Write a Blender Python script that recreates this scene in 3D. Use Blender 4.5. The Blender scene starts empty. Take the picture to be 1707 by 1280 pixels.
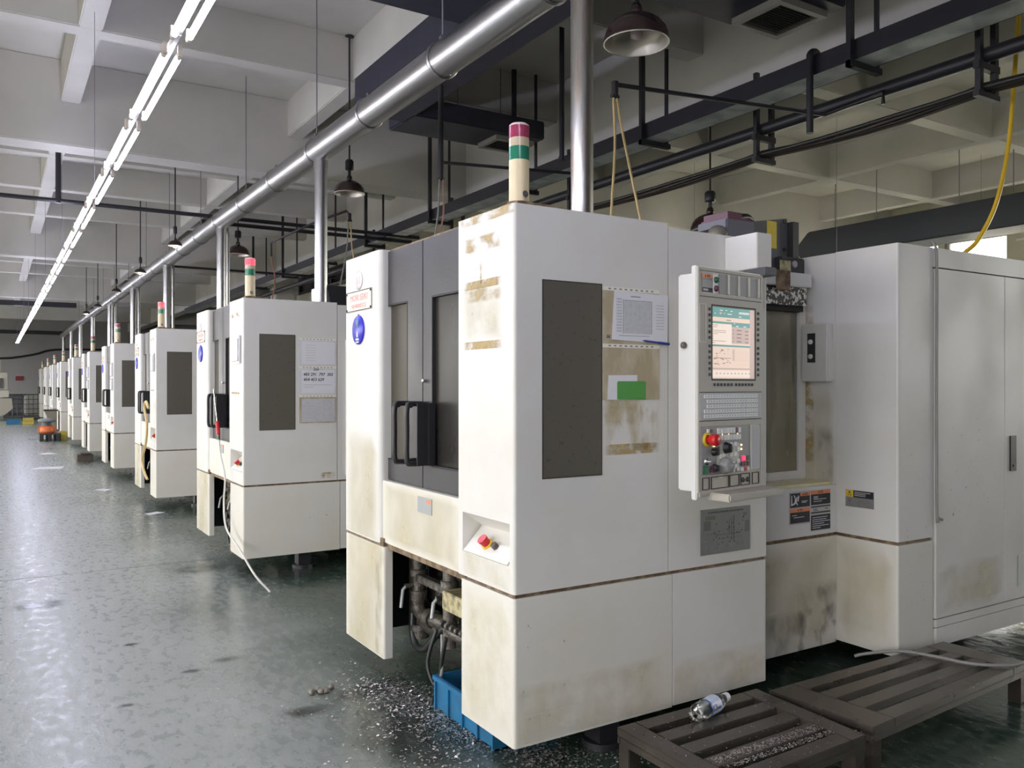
import bpy, bmesh, math, random
from mathutils import Vector, Matrix, Euler
R = math.radians
random.seed(7)
S = bpy.context.scene
C = S.collection

# ------------------------------------------------------------------ camera, world, light, exposure
cd = bpy.data.cameras.new('camera'); cam = bpy.data.objects.new('camera', cd); C.objects.link(cam)
cam.location = (0, 0, 1.6); cam.rotation_euler = (R(90), 0, R(-31.84))
cd.sensor_width = 36; cd.lens = 36*1389/1707; cd.shift_y = 1.5/1707; cd.clip_end = 200; cd.clip_start = 0.05
S.camera = cam
S.view_settings.view_transform = 'Standard'; S.view_settings.look = 'None'
S.view_settings.gamma = 1; S.view_settings.use_curve_mapping = False
S.view_settings.exposure = -0.2
W = bpy.data.worlds.new('world'); S.world = W; W.use_nodes = True
W.node_tree.nodes['Background'].inputs[0].default_value = (1, 0.975, 0.93, 1)
W.node_tree.nodes['Background'].inputs[1].default_value = 8.6
TUBE_STRENGTH = 60.0
S.cycles.max_bounces = 8; S.cycles.diffuse_bounces = 5; S.cycles.glossy_bounces = 4
S.cycles.transparent_max_bounces = 8; S.cycles.caustics_reflective = False; S.cycles.caustics_refractive = False
S.cycles.sample_clamp_indirect = 6
def portal(name, loc, rot, sx, sy):
    l = bpy.data.lights.new(name, 'AREA'); l.shape = 'RECTANGLE'; l.size = sx; l.size_y = sy
    l.cycles.is_portal = True
    o = bpy.data.objects.new(name, l); C.objects.link(o); o.location = loc; o.rotation_euler = rot
    return o
WX0, WX1, WY0, WY1, SLAB = -6.0, 17.0, -7.0, 50.0, 5.5
portal('window_portal_left', (WX0+0.02, 18, 2.25), (0, R(-90), 0), 3.2, 49)
portal('window_portal_right', (WX1-0.02, 13, 2.8), (0, R(90), 0), 3.7, 37)

# ------------------------------------------------------------------ helpers
class MB:
    def __init__(s): s.v = []; s.f = []; s.m = []; s.sm = []
    def add(s, vs, fs, m=0, smooth=False):
        b = len(s.v); s.v += [tuple(p) for p in vs]
        for f in fs: s.f.append([b+i for i in f]); s.m.append(m); s.sm.append(smooth)
        return s
    def box(s, x0, x1, y0, y1, z0, z1, m=0):
        return s.add([(x0,y0,z0),(x1,y0,z0),(x1,y1,z0),(x0,y1,z0),(x0,y0,z1),(x1,y0,z1),(x1,y1,z1),(x0,y1,z1)],
            [(0,3,2,1),(4,5,6,7),(0,1,5,4),(1,2,6,5),(2,3,7,6),(3,0,4,7)], m)
    def prism(s, poly, ax, a, b, m=0):
        # poly: 2D outline; ax 'z' -> (x,y), 'y' -> (x,z), 'x' -> (y,z); flat faces
        n = len(poly)
        def P(p, t): return (p[0],p[1],t) if ax == 'z' else (p[0],t,p[1]) if ax == 'y' else (t,p[0],p[1])
        vs = [P(p,a) for p in poly]+[P(p,b) for p in poly]
        fs = [tuple(range(n))[::-1], tuple(range(n,2*n))]+[(i,(i+1)%n,n+(i+1)%n,n+i) for i in range(n)]
        return s.add(vs, fs, m)
    def ring(s, o, i, ax, a, b, m=0):
        # rectangular plate with a rectangular hole; o,i=(u0,u1,v0,v1)
        def P(u,v,t): return (u,v,t) if ax == 'z' else (u,t,v) if ax == 'y' else (t,u,v)
        q = lambda r,t: [P(r[0],r[2],t),P(r[1],r[2],t),P(r[1],r[3],t),P(r[0],r[3],t)]
        vs = q(o,a)+q(i,a)+q(o,b)+q(i,b); fs = []
        for k in range(4):
            j = (k+1)%4
            fs += [(k,j,4+j,4+k),(8+k,12+k,12+j,8+j),(k,8+k,8+j,j),(4+k,4+j,12+j,12+k)]
        return s.add(vs, fs, m)
    def cyl(s, p0, p1, r, n=12, r2=None, m=0, smooth=True, caps=True):
        p0, p1 = Vector(p0), Vector(p1); d = (p1-p0).normalized(); r2 = r if r2 is None else r2
        u = d.orthogonal().normalized(); w = d.cross(u)
        ring = lambda c,rr: [c+u*(rr*math.cos(2*math.pi*k/n))+w*(rr*math.sin(2*math.pi*k/n)) for k in range(n)]
        vs = ring(p0,r)+ring(p1,r2)
        s.add(vs, [(i,(i+1)%n,n+(i+1)%n,n+i) for i in range(n)], m, smooth)
        if caps: s.add(vs, [tuple(range(n))[::-1], tuple(range(n,2*n))], m)
        return s
    def tube(s, pts, r, n=8, m=0):
        pts = [Vector(p) for p in pts]; N = len(pts); vs = []; u = None
        for i,p in enumerate(pts):
            d = (pts[min(i+1,N-1)]-pts[max(i-1,0)]).normalized()
            u = d.orthogonal().normalized() if u is None else (u-d*u.dot(d)).normalized()
            w = d.cross(u)
            vs += [p+u*(r*math.cos(2*math.pi*k/n))+w*(r*math.sin(2*math.pi*k/n)) for k in range(n)]
        fs = [(i*n+k,i*n+(k+1)%n,(i+1)*n+(k+1)%n,(i+1)*n+k) for i in range(N-1) for k in range(n)]
        s.add(vs, fs, m, True)
        return s.add(vs, [tuple(range(n))[::-1], tuple(range((N-1)*n,N*n))], m)
    def lathe(s, prof, c=(0,0,0), n=24, m=0, ax=None):
        # prof [(r,h)] about z (or about direction ax)
        M = Matrix.Identity(3) if ax is None else Vector((0,0,1)).rotation_difference(Vector(ax)).to_matrix()
        c = Vector(c); vs = []
        for r,h in prof: vs += [c+M@Vector((r*math.cos(2*math.pi*k/n), r*math.sin(2*math.pi*k/n), h)) for k in range(n)]
        fs = [(i*n+k,i*n+(k+1)%n,(i+1)*n+(k+1)%n,(i+1)*n+k) for i in range(len(prof)-1) for k in range(n)]
        return s.add(vs, fs, m, True)
    def build(s, name, mats, parent=None, loc=None, bevel=0, rot=None):
        me = bpy.data.meshes.new(name); me.from_pydata(s.v, [], s.f)
        me.polygons.foreach_set('use_smooth', s.sm); me.polygons.foreach_set('material_index', s.m)
        for x in (mats if isinstance(mats,(list,tuple)) else [mats]): me.materials.append(x)
        bm = bmesh.new(); bm.from_mesh(me)
        bmesh.ops.recalc_face_normals(bm, faces=bm.faces)
        if bevel:
            es = [e for e in bm.edges if len(e.link_faces) == 2 and e.calc_face_angle(0) > 0.7]
            bmesh.ops.bevel(bm, geom=es, offset=bevel, segments=2, affect='EDGES', clamp_overlap=True)
        bm.to_mesh(me); bm.free()
        o = bpy.data.objects.new(name, me); C.objects.link(o)
        if parent: o.parent = parent
        if loc: o.location = loc
        if rot: o.rotation_euler = rot
        return o
def empty(name, loc, rz=0, parent=None):
    o = bpy.data.objects.new(name, None); C.objects.link(o); o.location = loc; o.rotation_euler = (0,0,rz)
    o.empty_display_size = 0.1
    if parent: o.parent = parent
    return o
def tag(o, label, cat=None, group=None, kind=None):
    o['label'] = label
    if cat: o['category'] = cat
    if group: o['group'] = group
    if kind: o['kind'] = kind
    return o
def struct(o): o['kind'] = 'structure'; return o
def copy_tree(o, parent=None):
    c = o.copy(); C.objects.link(c)
    if parent: c.parent = parent
    for ch in list(KIDS.get(o.name, [])): copy_tree(ch, c)
    return c
KIDS = {}
def index_kids():
    KIDS.clear()
    for o in C.objects:
        if o.parent: KIDS.setdefault(o.parent.name, []).append(o)
def smooth_path(pts, k=6):
    P = [Vector(p) for p in pts]; P = [2*P[0]-P[1]]+P+[2*P[-1]-P[-2]]; out = []
    for i in range(1,len(P)-2):
        a,b,c,d = P[i-1:i+3]
        for j in range(k):
            t = j/k
            out.append(0.5*((2*b)+(c-a)*t+(2*a-5*b+4*c-d)*t*t+(3*b-a-3*c+d)*t*t*t))
    return out+[P[-2]]
def text(s, size, loc, rot, m, name, parent, align='CENTER', sx=1.0, shear=0):
    cu = bpy.data.curves.new(name, 'FONT'); cu.body = s; cu.size = size; cu.align_x = align; cu.align_y = 'CENTER'
    cu.extrude = 0.0003; cu.resolution_u = 2; cu.shear = shear
    if name == 'handwriting': cu.offset = size*.022
    t = bpy.data.objects.new(name, cu); C.objects.link(t)
    dg = bpy.context.evaluated_depsgraph_get(); dg.update()
    me = bpy.data.meshes.new_from_object(t.evaluated_get(dg)); bpy.data.objects.remove(t)
    me.materials.clear(); me.materials.append(m)
    o = bpy.data.objects.new(name, me); C.objects.link(o); o.location = loc; o.rotation_euler = rot; o.scale = (sx,1,1)
    if parent: o.parent = parent
    return o

# ------------------------------------------------------------------ materials
def mat(name, col, rough=0.5, metal=0.0, var=None, scale=6, amt=0.4, rvar=0.0, bump=0.0, bscale=40, stretch=None,
        emit=None, estr=0, alpha=None, trans=0, spec=0.5, lo=0.42, hi=0.68, detail=5, coord='Object'):
    m = bpy.data.materials.new(name); m.use_nodes = True; t = m.node_tree; N = t.nodes; L = t.links
    b = N['Principled BSDF']
    b.inputs['Base Color'].default_value = (*col,1); b.inputs['Roughness'].default_value = rough
    b.inputs['Metallic'].default_value = metal; b.inputs['Specular IOR Level'].default_value = spec
    if trans: b.inputs['Transmission Weight'].default_value = trans
    if alpha is not None: b.inputs['Alpha'].default_value = alpha
    if emit: b.inputs['Emission Color'].default_value = (*emit,1); b.inputs['Emission Strength'].default_value = estr
    tc = N.new('ShaderNodeTexCoord'); mp = N.new('ShaderNodeMapping'); L.new(tc.outputs[coord], mp.inputs[0])
    if stretch: mp.inputs['Scale'].default_value = stretch
    if var:
        n = N.new('ShaderNodeTexNoise'); n.inputs['Scale'].default_value = scale; n.inputs['Detail'].default_value = detail
        L.new(mp.outputs[0], n.inputs['Vector'])
        r = N.new('ShaderNodeMapRange'); r.inputs['From Min'].default_value = lo; r.inputs['From Max'].default_value = hi
        r.inputs['To Max'].default_value = amt; L.new(n.outputs['Fac'], r.inputs['Value'])
        x = N.new('ShaderNodeMix'); x.data_type = 'RGBA'; L.new(r.outputs[0], x.inputs['Factor'])
        x.inputs['A'].default_value = (*col,1); x.inputs['B'].default_value = (*var,1)
        L.new(x.outputs['Result'], b.inputs['Base Color'])
        if rvar:
            r2 = N.new('ShaderNodeMapRange'); r2.inputs['To Min'].default_value = rough; r2.inputs['To Max'].default_value = rough+rvar
            r2.inputs['From Min'].default_value = lo; r2.inputs['From Max'].default_value = hi
            L.new(n.outputs['Fac'], r2.inputs['Value']); L.new(r2.outputs[0], b.inputs['Roughness'])
    if bump:
        n2 = N.new('ShaderNodeTexNoise'); n2.inputs['Scale'].default_value = bscale; n2.inputs['Detail'].default_value = 4
        L.new(mp.outputs[0], n2.inputs['Vector'])
        bp = N.new('ShaderNodeBump'); bp.inputs['Strength'].default_value = bump; bp.inputs['Distance'].default_value = 0.01
        L.new(n2.outputs['Fac'], bp.inputs['Height']); L.new(bp.outputs[0], b.inputs['Normal'])
    return m
def stain_mat(name, col, lo, hi, scale=18, stretch=(1,1,1), edge=0.12, amax=0.9, rough=0.6):
    m = mat(name, col, rough, var=tuple(c*0.6 for c in col), scale=scale*1.7)
    t = m.node_tree; N = t.nodes; L = t.links; b = N['Principled BSDF']
    tc = N.new('ShaderNodeTexCoord'); mp = N.new('ShaderNodeMapping'); mp.inputs['Scale'].default_value = stretch
    L.new(tc.outputs['Object'], mp.inputs[0])
    n = N.new('ShaderNodeTexNoise'); n.inputs['Scale'].default_value = scale; n.inputs['Detail'].default_value = 6
    L.new(mp.outputs[0], n.inputs['Vector'])
    r = N.new('ShaderNodeMapRange'); r.inputs['From Min'].default_value = lo; r.inputs['From Max'].default_value = hi
    r.inputs['To Max'].default_value = amax; L.new(n.outputs['Fac'], r.inputs['Value'])
    last = r.outputs[0]
    at = N.new('ShaderNodeAttribute'); at.attribute_name = 'fade'
    mu = N.new('ShaderNodeMath'); mu.operation = 'MULTIPLY'; L.new(last, mu.inputs[0]); L.new(at.outputs['Fac'], mu.inputs[1])
    L.new(mu.outputs[0], b.inputs['Alpha'])
    return m
def stain(name, m, ax, t, u0, u1, v0, v1, parent, n=6, label=None, fade=(1,1,1,1), round_=False):
    # a dried-residue patch lying on a painted face; fades at its rim through a vertex attribute
    # fade: rim softness at u0,u1,v0,v1 (1 = fades out, 0 = crisp)
    P = (lambda u,v: (t,u,v)) if ax == 'x' else (lambda u,v: (u,t,v)) if ax == 'y' else (lambda u,v: (u,v,t))
    vs = []; fd = []
    for j in range(n+1):
        for i in range(n+1):
            a, b = i/n, j/n
            vs.append(P(u0+(u1-u0)*a, v0+(v1-v0)*b))
            k = 1.0
            if fade[0] and i == 0: k = 0
            if fade[1] and i == n: k = 0
            if fade[2] and j == 0: k = 0
            if fade[3] and j == n: k = 0
            if round_: k = max(0.0, 1-((2*a-1)**2+(2*b-1)**2)**.5)*1.5
            fd.append(min(1.0,k))
    me = bpy.data.meshes.new(name)
    me.from_pydata(vs, [], [(j*(n+1)+i,j*(n+1)+i+1,(j+1)*(n+1)+i+1,(j+1)*(n+1)+i) for j in range(n) for i in range(n)])
    a = me.attributes.new('fade','FLOAT','POINT'); a.data.foreach_set('value', fd); me.materials.append(m)
    o = bpy.data.objects.new(name, me); C.objects.link(o); o.parent = parent
    if label: o['label'] = label
    return o

M = {}
M['white'] = mat('machine_paint', (.70,.69,.66), .38, var=(.63,.60,.53), scale=2.6, amt=.5, rvar=.12, detail=8)
M['cream'] = mat('machine_paint_yellowed', (.70,.68,.62), .38, var=(.64,.60,.495), scale=2.2, amt=.6, rvar=.12, detail=8)
M['panelwhite'] = mat('pendant_paint', (.74,.73,.70), .35)
M['beige'] = mat('pendant_beige', (.44,.41,.355), .5)
M['beigelight'] = mat('pendant_beige_light', (.60,.575,.50), .45)
M['grey'] = mat('grey_panel', (.30,.30,.295), .5)
M['greylight'] = mat('keyboard_grey', (.46,.46,.47), .5)
M['lamplitsill'] = mat('lamplit_yellow_sill', (.76,.70,.42), .25, var=(.62,.55,.30), scale=14, amt=.7)  # lamp light falling on the sill, painted in as a bright yellow colour
M['key'] = mat('key_white', (.78,.78,.77), .5)
M['black'] = mat('black_plastic', (.018,.018,.02), .38)
M['door'] = mat('door_steel', (.042,.041,.044), .32, var=(.068,.068,.074), scale=5, amt=.6, rvar=.15, bump=.12, bscale=160, stretch=(1,1,.45), spec=.3)
M['doorglass'] = mat('tinted_window', (.062,.055,.042), .3, var=(.09,.081,.062), scale=3, amt=.8, rvar=.12, stretch=(1,1,.3), spec=.12)
M['doorglass2'] = mat('dark_window', (.022,.02,.018), .25, var=(.045,.042,.038), scale=3, amt=.6, rvar=.1, stretch=(1,1,.3), spec=.14)
M['sideglass'] = mat('smoked_window', (.115,.105,.085), .34, var=(.05,.045,.037), scale=46, amt=.7, lo=.6, hi=.75, spec=.3)
M['steelglass'] = mat('oily_window', (.30,.28,.21), .24, metal=.6, var=(.14,.13,.10), scale=2.5, amt=.8, rvar=.15, stretch=(4,1,.5))
M['rubber'] = mat('rubber_seal', (.02,.02,.02), .6)
M['rust'] = mat('rusty_rail', (.13,.085,.05), .6, metal=.2, var=(.33,.24,.15), scale=24, amt=.9)
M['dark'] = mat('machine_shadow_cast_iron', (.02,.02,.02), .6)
M['castdirty'] = mat('oily_casting', (.06,.056,.05), .42, metal=.2, var=(.20,.185,.16), scale=30, amt=.75, bump=.5, bscale=60)
M['pipedirty'] = mat('dirty_pipe_fitting', (.085,.078,.068), .4, metal=.4, var=(.22,.20,.175), scale=36, amt=.7, bump=.5, bscale=80)
M['hose'] = mat('black_hose', (.02,.021,.022), .35)
M['cablebrown'] = mat('brown_cable', (.09,.06,.05), .5)
M['cable'] = mat('grey_cable', (.25,.245,.235), .5)
M['chrome'] = mat('chrome', (.8,.8,.8), .2, 1)
M['red'] = mat('red_plastic', (.55,.015,.02), .3)
M['yellowtag'] = mat('yellow_plastic', (.75,.52,.04), .4)
M['yellowbox'] = mat('yellow_oily_box', (.48,.42,.24), .5, var=(.12,.1,.06), scale=30, amt=.9)
M['green'] = mat('green_button', (.02,.11,.06), .4)
M['orange'] = mat('orange_print', (.80,.27,.12), .5)
M['navyprint'] = mat('dark_print', (.02,.022,.028), .4)
M['silver'] = mat('etched_metal_plate', (.33,.335,.33), .38, metal=.55, var=(.28,.275,.26), scale=12)
M['plategrey'] = mat('small_metal_plate', (.36,.37,.38), .4, metal=.4)
M['ink'] = mat('etched_ink', (.05,.05,.055), .6)
M['inkmid'] = mat('faint_ink', (.22,.22,.23), .6)
M['greyprint'] = mat('grey_print', (.50,.48,.46), .5)
M['whiteprint'] = mat('white_print', (.75,.75,.75), .5)
M['nameplate'] = mat('nameplate_worn', (.74,.66,.58), .45, var=(.78,.74,.68), scale=30)
M['redprint'] = mat('faded_red_print', (.72,.27,.22), .5)
M['emblem'] = mat('emblem_white', (.84,.80,.80), .4)
M['pink'] = mat('emblem_pink', (.80,.58,.60), .5)
M['blue'] = mat('blue_badge', (.03,.03,.50), .3)
M['badgegreen'] = mat('badge_green', (.10,.26,.16), .5)
M['sleeve'] = mat('yellowed_plastic_sleeve', (.42,.355,.235), .25, var=(.60,.54,.41), scale=9, amt=.9, bump=.5, bscale=26, stretch=(1,1,.5))
M['sleeveclear'] = mat('plastic_sleeve', (.70,.70,.72), .2, var=(.60,.60,.63), scale=14, amt=.8, bump=.5, bscale=30)
M['strip'] = mat('perforated_strip', (.80,.77,.68), .4)
M['paper'] = mat('paper', (.74,.735,.77), .5, bump=.25, bscale=14)
M['papergrey'] = mat('printed_paper', (.55,.55,.575), .5, var=(.42,.42,.44), scale=60, amt=.5)
M['greencard'] = mat('green_card', (.09,.32,.07), .4)
M['pen'] = mat('blue_pen', (.03,.06,.28), .3)
M['screen_peach'] = mat('screen_peach', (.1,.08,.07), .3, emit=(1,.74,.60), estr=.78)
M['screen_pale'] = mat('screen_pale', (.1,.08,.07), .3, emit=(1,.83,.72), estr=.85)
M['screen_teal'] = mat('screen_teal', (.02,.06,.06), .3, emit=(.07,.33,.32), estr=.75)
M['screen_mauve'] = mat('screen_mauve', (.05,.04,.04), .3, emit=(.72,.50,.46), estr=.7)
M['screen_ink'] = mat('screen_ink', (.05,.04,.04), .3, emit=(.42,.25,.2), estr=.5)
M['screen_white'] = mat('screen_white', (.1,.1,.1), .3, emit=(.85,.9,.85), estr=.8)
M['led'] = mat('lit_button', (.5,.35,.2), .4, emit=(1,.7,.35), estr=2.5)
M['ledred'] = mat('lit_red_button', (.5,.02,.1), .4, emit=(1,.05,.12), estr=1.2)
M['beacon_tube'] = mat('beacon_tube_yellowed', (.70,.60,.40), .3, var=(.62,.48,.27), scale=9, amt=.8, stretch=(3,3,.3))
M['lens_red'] = mat('beacon_red', (.26,.03,.075), .15, var=(.40,.07,.13), scale=30)
M['lens_red_lit'] = mat('beacon_red_lit', (.5,.02,.03), .2, emit=(1,.03,.05), estr=4.5)
M['lens_amber'] = mat('beacon_amber', (.50,.40,.28), .2)
M['lens_green'] = mat('beacon_green', (.02,.17,.10), .15)
M['clear'] = mat('beacon_clear_cap', (.6,.5,.48), .2)
M['galv'] = mat('galvanised_pipe', (.46,.46,.465), .3, 1.0, var=(.36,.355,.35), scale=5, amt=.6, rvar=.06, stretch=(1,.12,1))
M['galvstain'] = mat('stained_pipe', (.50,.49,.47), .28, 1.0, var=(.27,.20,.14), scale=9, amt=.85, rvar=.15, stretch=(3.5,3.5,.35))
M['tray'] = mat('galvanised_tray', (.86,.88,.87), .40, .55, var=(.40,.41,.41), scale=5, amt=.7)
M['blacksteel'] = mat('black_painted_steel', (.022,.022,.028), .42)
M['blackduct'] = mat('black_wrapped_duct', (.022,.022,.042), .5, bump=.6, bscale=5, var=(.035,.035,.055), scale=3)
M['blueduct'] = mat('dark_blue_duct', (.017,.021,.031), .55)
M['grille'] = mat('vent_grille_frame', (.30,.29,.27), .5)
M['lampshade'] = mat('lamp_shade_brown', (.035,.02,.02), .22, var=(.05,.028,.024), scale=8)
M['lampin'] = mat('lamp_inside_reflector', (.50,.47,.40), .3, metal=.4, var=(.36,.33,.26), scale=5)
M['concrete'] = mat('ceiling_concrete', (.60,.58,.54), .85, var=(.50,.485,.455), scale=1.1, amt=.7, detail=8)
M['wallcream'] = mat('wall_cream', (.56,.54,.43), .85, var=(.48,.46,.37), scale=1.0, amt=.6)
M['wallgrey'] = mat('wall_grey', (.40,.40,.41), .85, var=(.33,.33,.34), scale=.8, amt=.6)
M['tube'] = mat('fluorescent_tube', (.9,.9,.9), .4, emit=(.76,.765,1.0), estr=TUBE_STRENGTH)
M['tubecap'] = mat('tube_cap', (.70,.62,.55), .4)
M['batten'] = mat('lamp_batten', (.72,.72,.75), .4)
M['wire'] = mat('hanging_wire', (.20,.20,.22), .5)
M['bulb'] = mat('lit_bulb', (.9,.9,.9), .4, emit=(1,.93,.78), estr=18)
M['airhose'] = mat('yellow_air_hose', (.62,.47,.22), .4)
M['yellowhose'] = mat('bright_yellow_hose', (.85,.55,.04), .35)
M['redhose'] = mat('reddish_air_hose', (.36,.16,.10), .4)
M['whitehose'] = mat('milky_hose', (.66,.65,.60), .35)
M['platform'] = mat('oily_brown_steel', (.085,.072,.060), .2, metal=.55, var=(.15,.13,.11), scale=2.5, amt=.8, rvar=.16)
M['crateblue'] = mat('blue_crate', (.015,.16,.34), .35, var=(.03,.10,.17), scale=12, amt=.6)
M['chip'] = mat('aluminium_chips', (.60,.56,.54), .35, .75)
M['pet'] = mat('clear_bottle_plastic', (.97,.98,.99), .12, trans=1.0)
M['pet'].node_tree.nodes['Principled BSDF'].inputs['IOR'].default_value = 1.12
M['bottlelabel'] = mat('bottle_label', (.60,.68,.85), .35, var=(.75,.72,.72), scale=40, amt=.8)
M['labelblue'] = mat('bottle_label_blue', (.03,.13,.55), .35)
M['labelorange'] = mat('bottle_label_orange', (.75,.40,.06), .35)
M['capwhite'] = mat('bottle_cap', (.82,.82,.82), .35)
M['motor'] = mat('motor_grey', (.13,.13,.16), .4)
M['motorred'] = mat('motor_maroon', (.12,.04,.065), .4)
M['magplate'] = mat('dark_plate', (.095,.095,.105), .38)
M['yellowsticker'] = mat('yellow_sticker', (.75,.58,.06), .5, var=(.55,.42,.05), scale=50)
M['beam_speckle'] = mat('speckled_oily_beam', (.09,.085,.075), .2, metal=.5, var=(.75,.73,.68), scale=55, amt=1, lo=.5, hi=.56)
M['ibc'] = mat('tank_plastic', (.62,.61,.56), .45)
M['cage'] = mat('cage_steel', (.16,.165,.18), .45, .5)
M['orangepaint'] = mat('orange_paint', (.72,.17,.05), .4)
M['cushion'] = mat('grey_green_cushion', (.20,.23,.22), .7)
M['yellowcrate'] = mat('yellow_crate', (.55,.45,.09), .5)
M['wood'] = mat('oily_wood', (.10,.08,.06), .7, var=(.05,.04,.03), scale=14)
M['hopper'] = mat('hopper_steel', (.22,.20,.165), .45, .3)
M['redsign'] = mat('red_sign', (.28,.04,.05), .5)
M['st_rust'] = stain_mat('rust_stain', (.52,.37,.13), .42, .68, 15, stretch=(1,.6,1), amax=.85)
M['st_rustline'] = stain_mat('rust_stain_line', (.50,.36,.15), .26, .58, 24, amax=.85)
M['st_yellow'] = stain_mat('yellow_residue', (.72,.66,.48), .30, .85, 5, amax=.6)
M['st_glue'] = stain_mat('dried_glue', (.60,.49,.26), .44, .70, 11, stretch=(1,1,.5), amax=.6)
M['st_grime'] = stain_mat('black_grime', (.12,.108,.085), .46, .9, 9, stretch=(1,1,.7), amax=.62)
M['st_beige'] = stain_mat('beige_grime', (.60,.53,.33), .15, .9, 3, stretch=(1,1,.75), amax=.62)
M['st_oil'] = stain_mat('oil_stain', (.055,.062,.055), .30, .62, 9, amax=.85, rough=.18)
M['st_scuff'] = stain_mat('scuff_marks', (.16,.15,.14), .66, .74, 34, amax=.6)

# ------------------------------------------------------------------ structure: floor, ceiling grid, walls, windows
def floor_material():
    m = bpy.data.materials.new('worn_green_floor'); m.use_nodes = True; t = m.node_tree; N = t.nodes; L = t.links
    b = N['Principled BSDF']; tc = N.new('ShaderNodeTexCoord'); obj = tc.outputs['Object']
    def noise(sc, det, stretch=None):
        n = N.new('ShaderNodeTexNoise'); n.inputs['Scale'].default_value = sc; n.inputs['Detail'].default_value = det
        if stretch:
            mp = N.new('ShaderNodeMapping'); mp.inputs['Scale'].default_value = stretch; L.new(obj, mp.inputs[0]); L.new(mp.outputs[0], n.inputs['Vector'])
        else: L.new(obj, n.inputs['Vector'])
        return n.outputs['Fac']
    def rng(src, a, c, lo=0, hi=1):
        r = N.new('ShaderNodeMapRange'); r.interpolation_type = 'SMOOTHSTEP'
        for k,v in (('From Min',a),('From Max',c),('To Min',lo),('To Max',hi)): r.inputs[k].default_value = v
        L.new(src, r.inputs['Value']); return r.outputs[0]
    def math2(op, a, c):
        x = N.new('ShaderNodeMath'); x.operation = op
        for i,v in enumerate((a,c)):
            if isinstance(v,(int,float)): x.inputs[i].default_value = v
            else: L.new(v, x.inputs[i])
        return x.outputs[0]
    def mix(f, a, c):
        x = N.new('ShaderNodeMix'); x.data_type = 'RGBA'; L.new(f, x.inputs['Factor'])
        for k,v in (('A',a),('B',c)):
            if isinstance(v,tuple): x.inputs[k].default_value = (*v,1)
            else: L.new(v, x.inputs[k])
        return x.outputs['Result']
    sep = N.new('ShaderNodeSeparateXYZ'); L.new(obj, sep.inputs[0])
    big = noise(.9, 6); fine = noise(19, 9, (1,.5,1)); grit = noise(46, 6, (1,.5,1)); pit = noise(21, 5, (1,.6,1))
    # the paint is scuffed pale along the walking aisle, still dark green beside the machines
    xx = math2('ADD', sep.outputs['X'], math2('MULTIPLY', math2('SUBTRACT', big, .5), 1.6))
    worn = rng(xx, 2.15, .75)
    col = mix(rng(fine,.35,.7), (.028,.050,.036), (.050,.078,.060))
    wcol = mix(rng(fine,.36,.66), (.292,.322,.298), (.345,.366,.346))
    col = mix(worn, col, wcol)
    speck = math2('MULTIPLY', rng(grit,.60,.70), worn)
    col = mix(math2('MULTIPLY', speck, .55), col, (.10,.11,.105))
    scr = rng(noise(2.2, 8, (1,.25,1)), .56, .74, 0, .28)
    col = mix(scr, col, (.30,.315,.30))
    pits = rng(pit, .70, .76)
    col = mix(math2('MULTIPLY', pits, .6), col, (.035,.04,.036))
    L.new(col, b.inputs['Base Color'])
    L.new(math2('ADD', rng(fine,.35,.7,.12,.30), math2('MULTIPLY', worn, .13)), b.inputs['Roughness'])
    bp = N.new('ShaderNodeBump'); bp.inputs['Strength'].default_value = .09; bp.inputs['Distance'].default_value = .02
    L.new(math2('ADD', fine, math2('MULTIPLY', grit, .35)), bp.inputs['Height']); L.new(bp.outputs[0], b.inputs['Normal'])
    return m
M['floor'] = floor_material()
M['asphalt'] = mat('yard_asphalt', (.32,.315,.30), .9)
JY = 7.97
struct(MB().box(WX0-.3,WX1+.3,WY0-.3,JY-.006,-.2,0).box(WX0-.3,WX1+.3,JY+.006,WY1+.3,-.2,0).box(WX0-.3,WX1+.3,JY-.006,JY+.006,-.2,-.012).build('floor', M['floor']))
struct(MB().box(WX0-.3,WX1+.3,WY0-.3,WY1+.3,SLAB,SLAB+.2).build('ceiling', M['concrete']))
ceil = C.objects['ceiling']
xb = [y for y in (1.32+10.22*k+q for k in range(-1,5) for q in (2.6,5.05,7.68)) if WY0 < y < WY1-.5]
for y in xb: MB().box(WX0,WX1,y-.12,y+.12,5.0,SLAB+.01).build('ceiling_beam', M['concrete'], ceil, bevel=.012)
for k in range(5):
    y = 1.32+10.22*k
    MB().box(WX0,WX1,y-.21,y+.21,4.48,SLAB+.01).build('main_beam', M['concrete'], ceil, bevel=.015)
for x in (-4.7,-1.95,.78,3.52,9.0,11.75,14.65):
    MB().box(x-.105,x+.105,WY0,WY1,5.002,SLAB+.01).build('ceiling_beam', M['concrete'], ceil, bevel=.012)
MB().box(6.2,6.6,WY0,WY1,4.482,SLAB+.01).build('main_beam', M['concrete'], ceil, bevel=.015)
struct(MB().box(6.15,6.65,21.45,21.95,0,4.48).build('trim_1', M['concrete'], bevel=.02))

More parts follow.
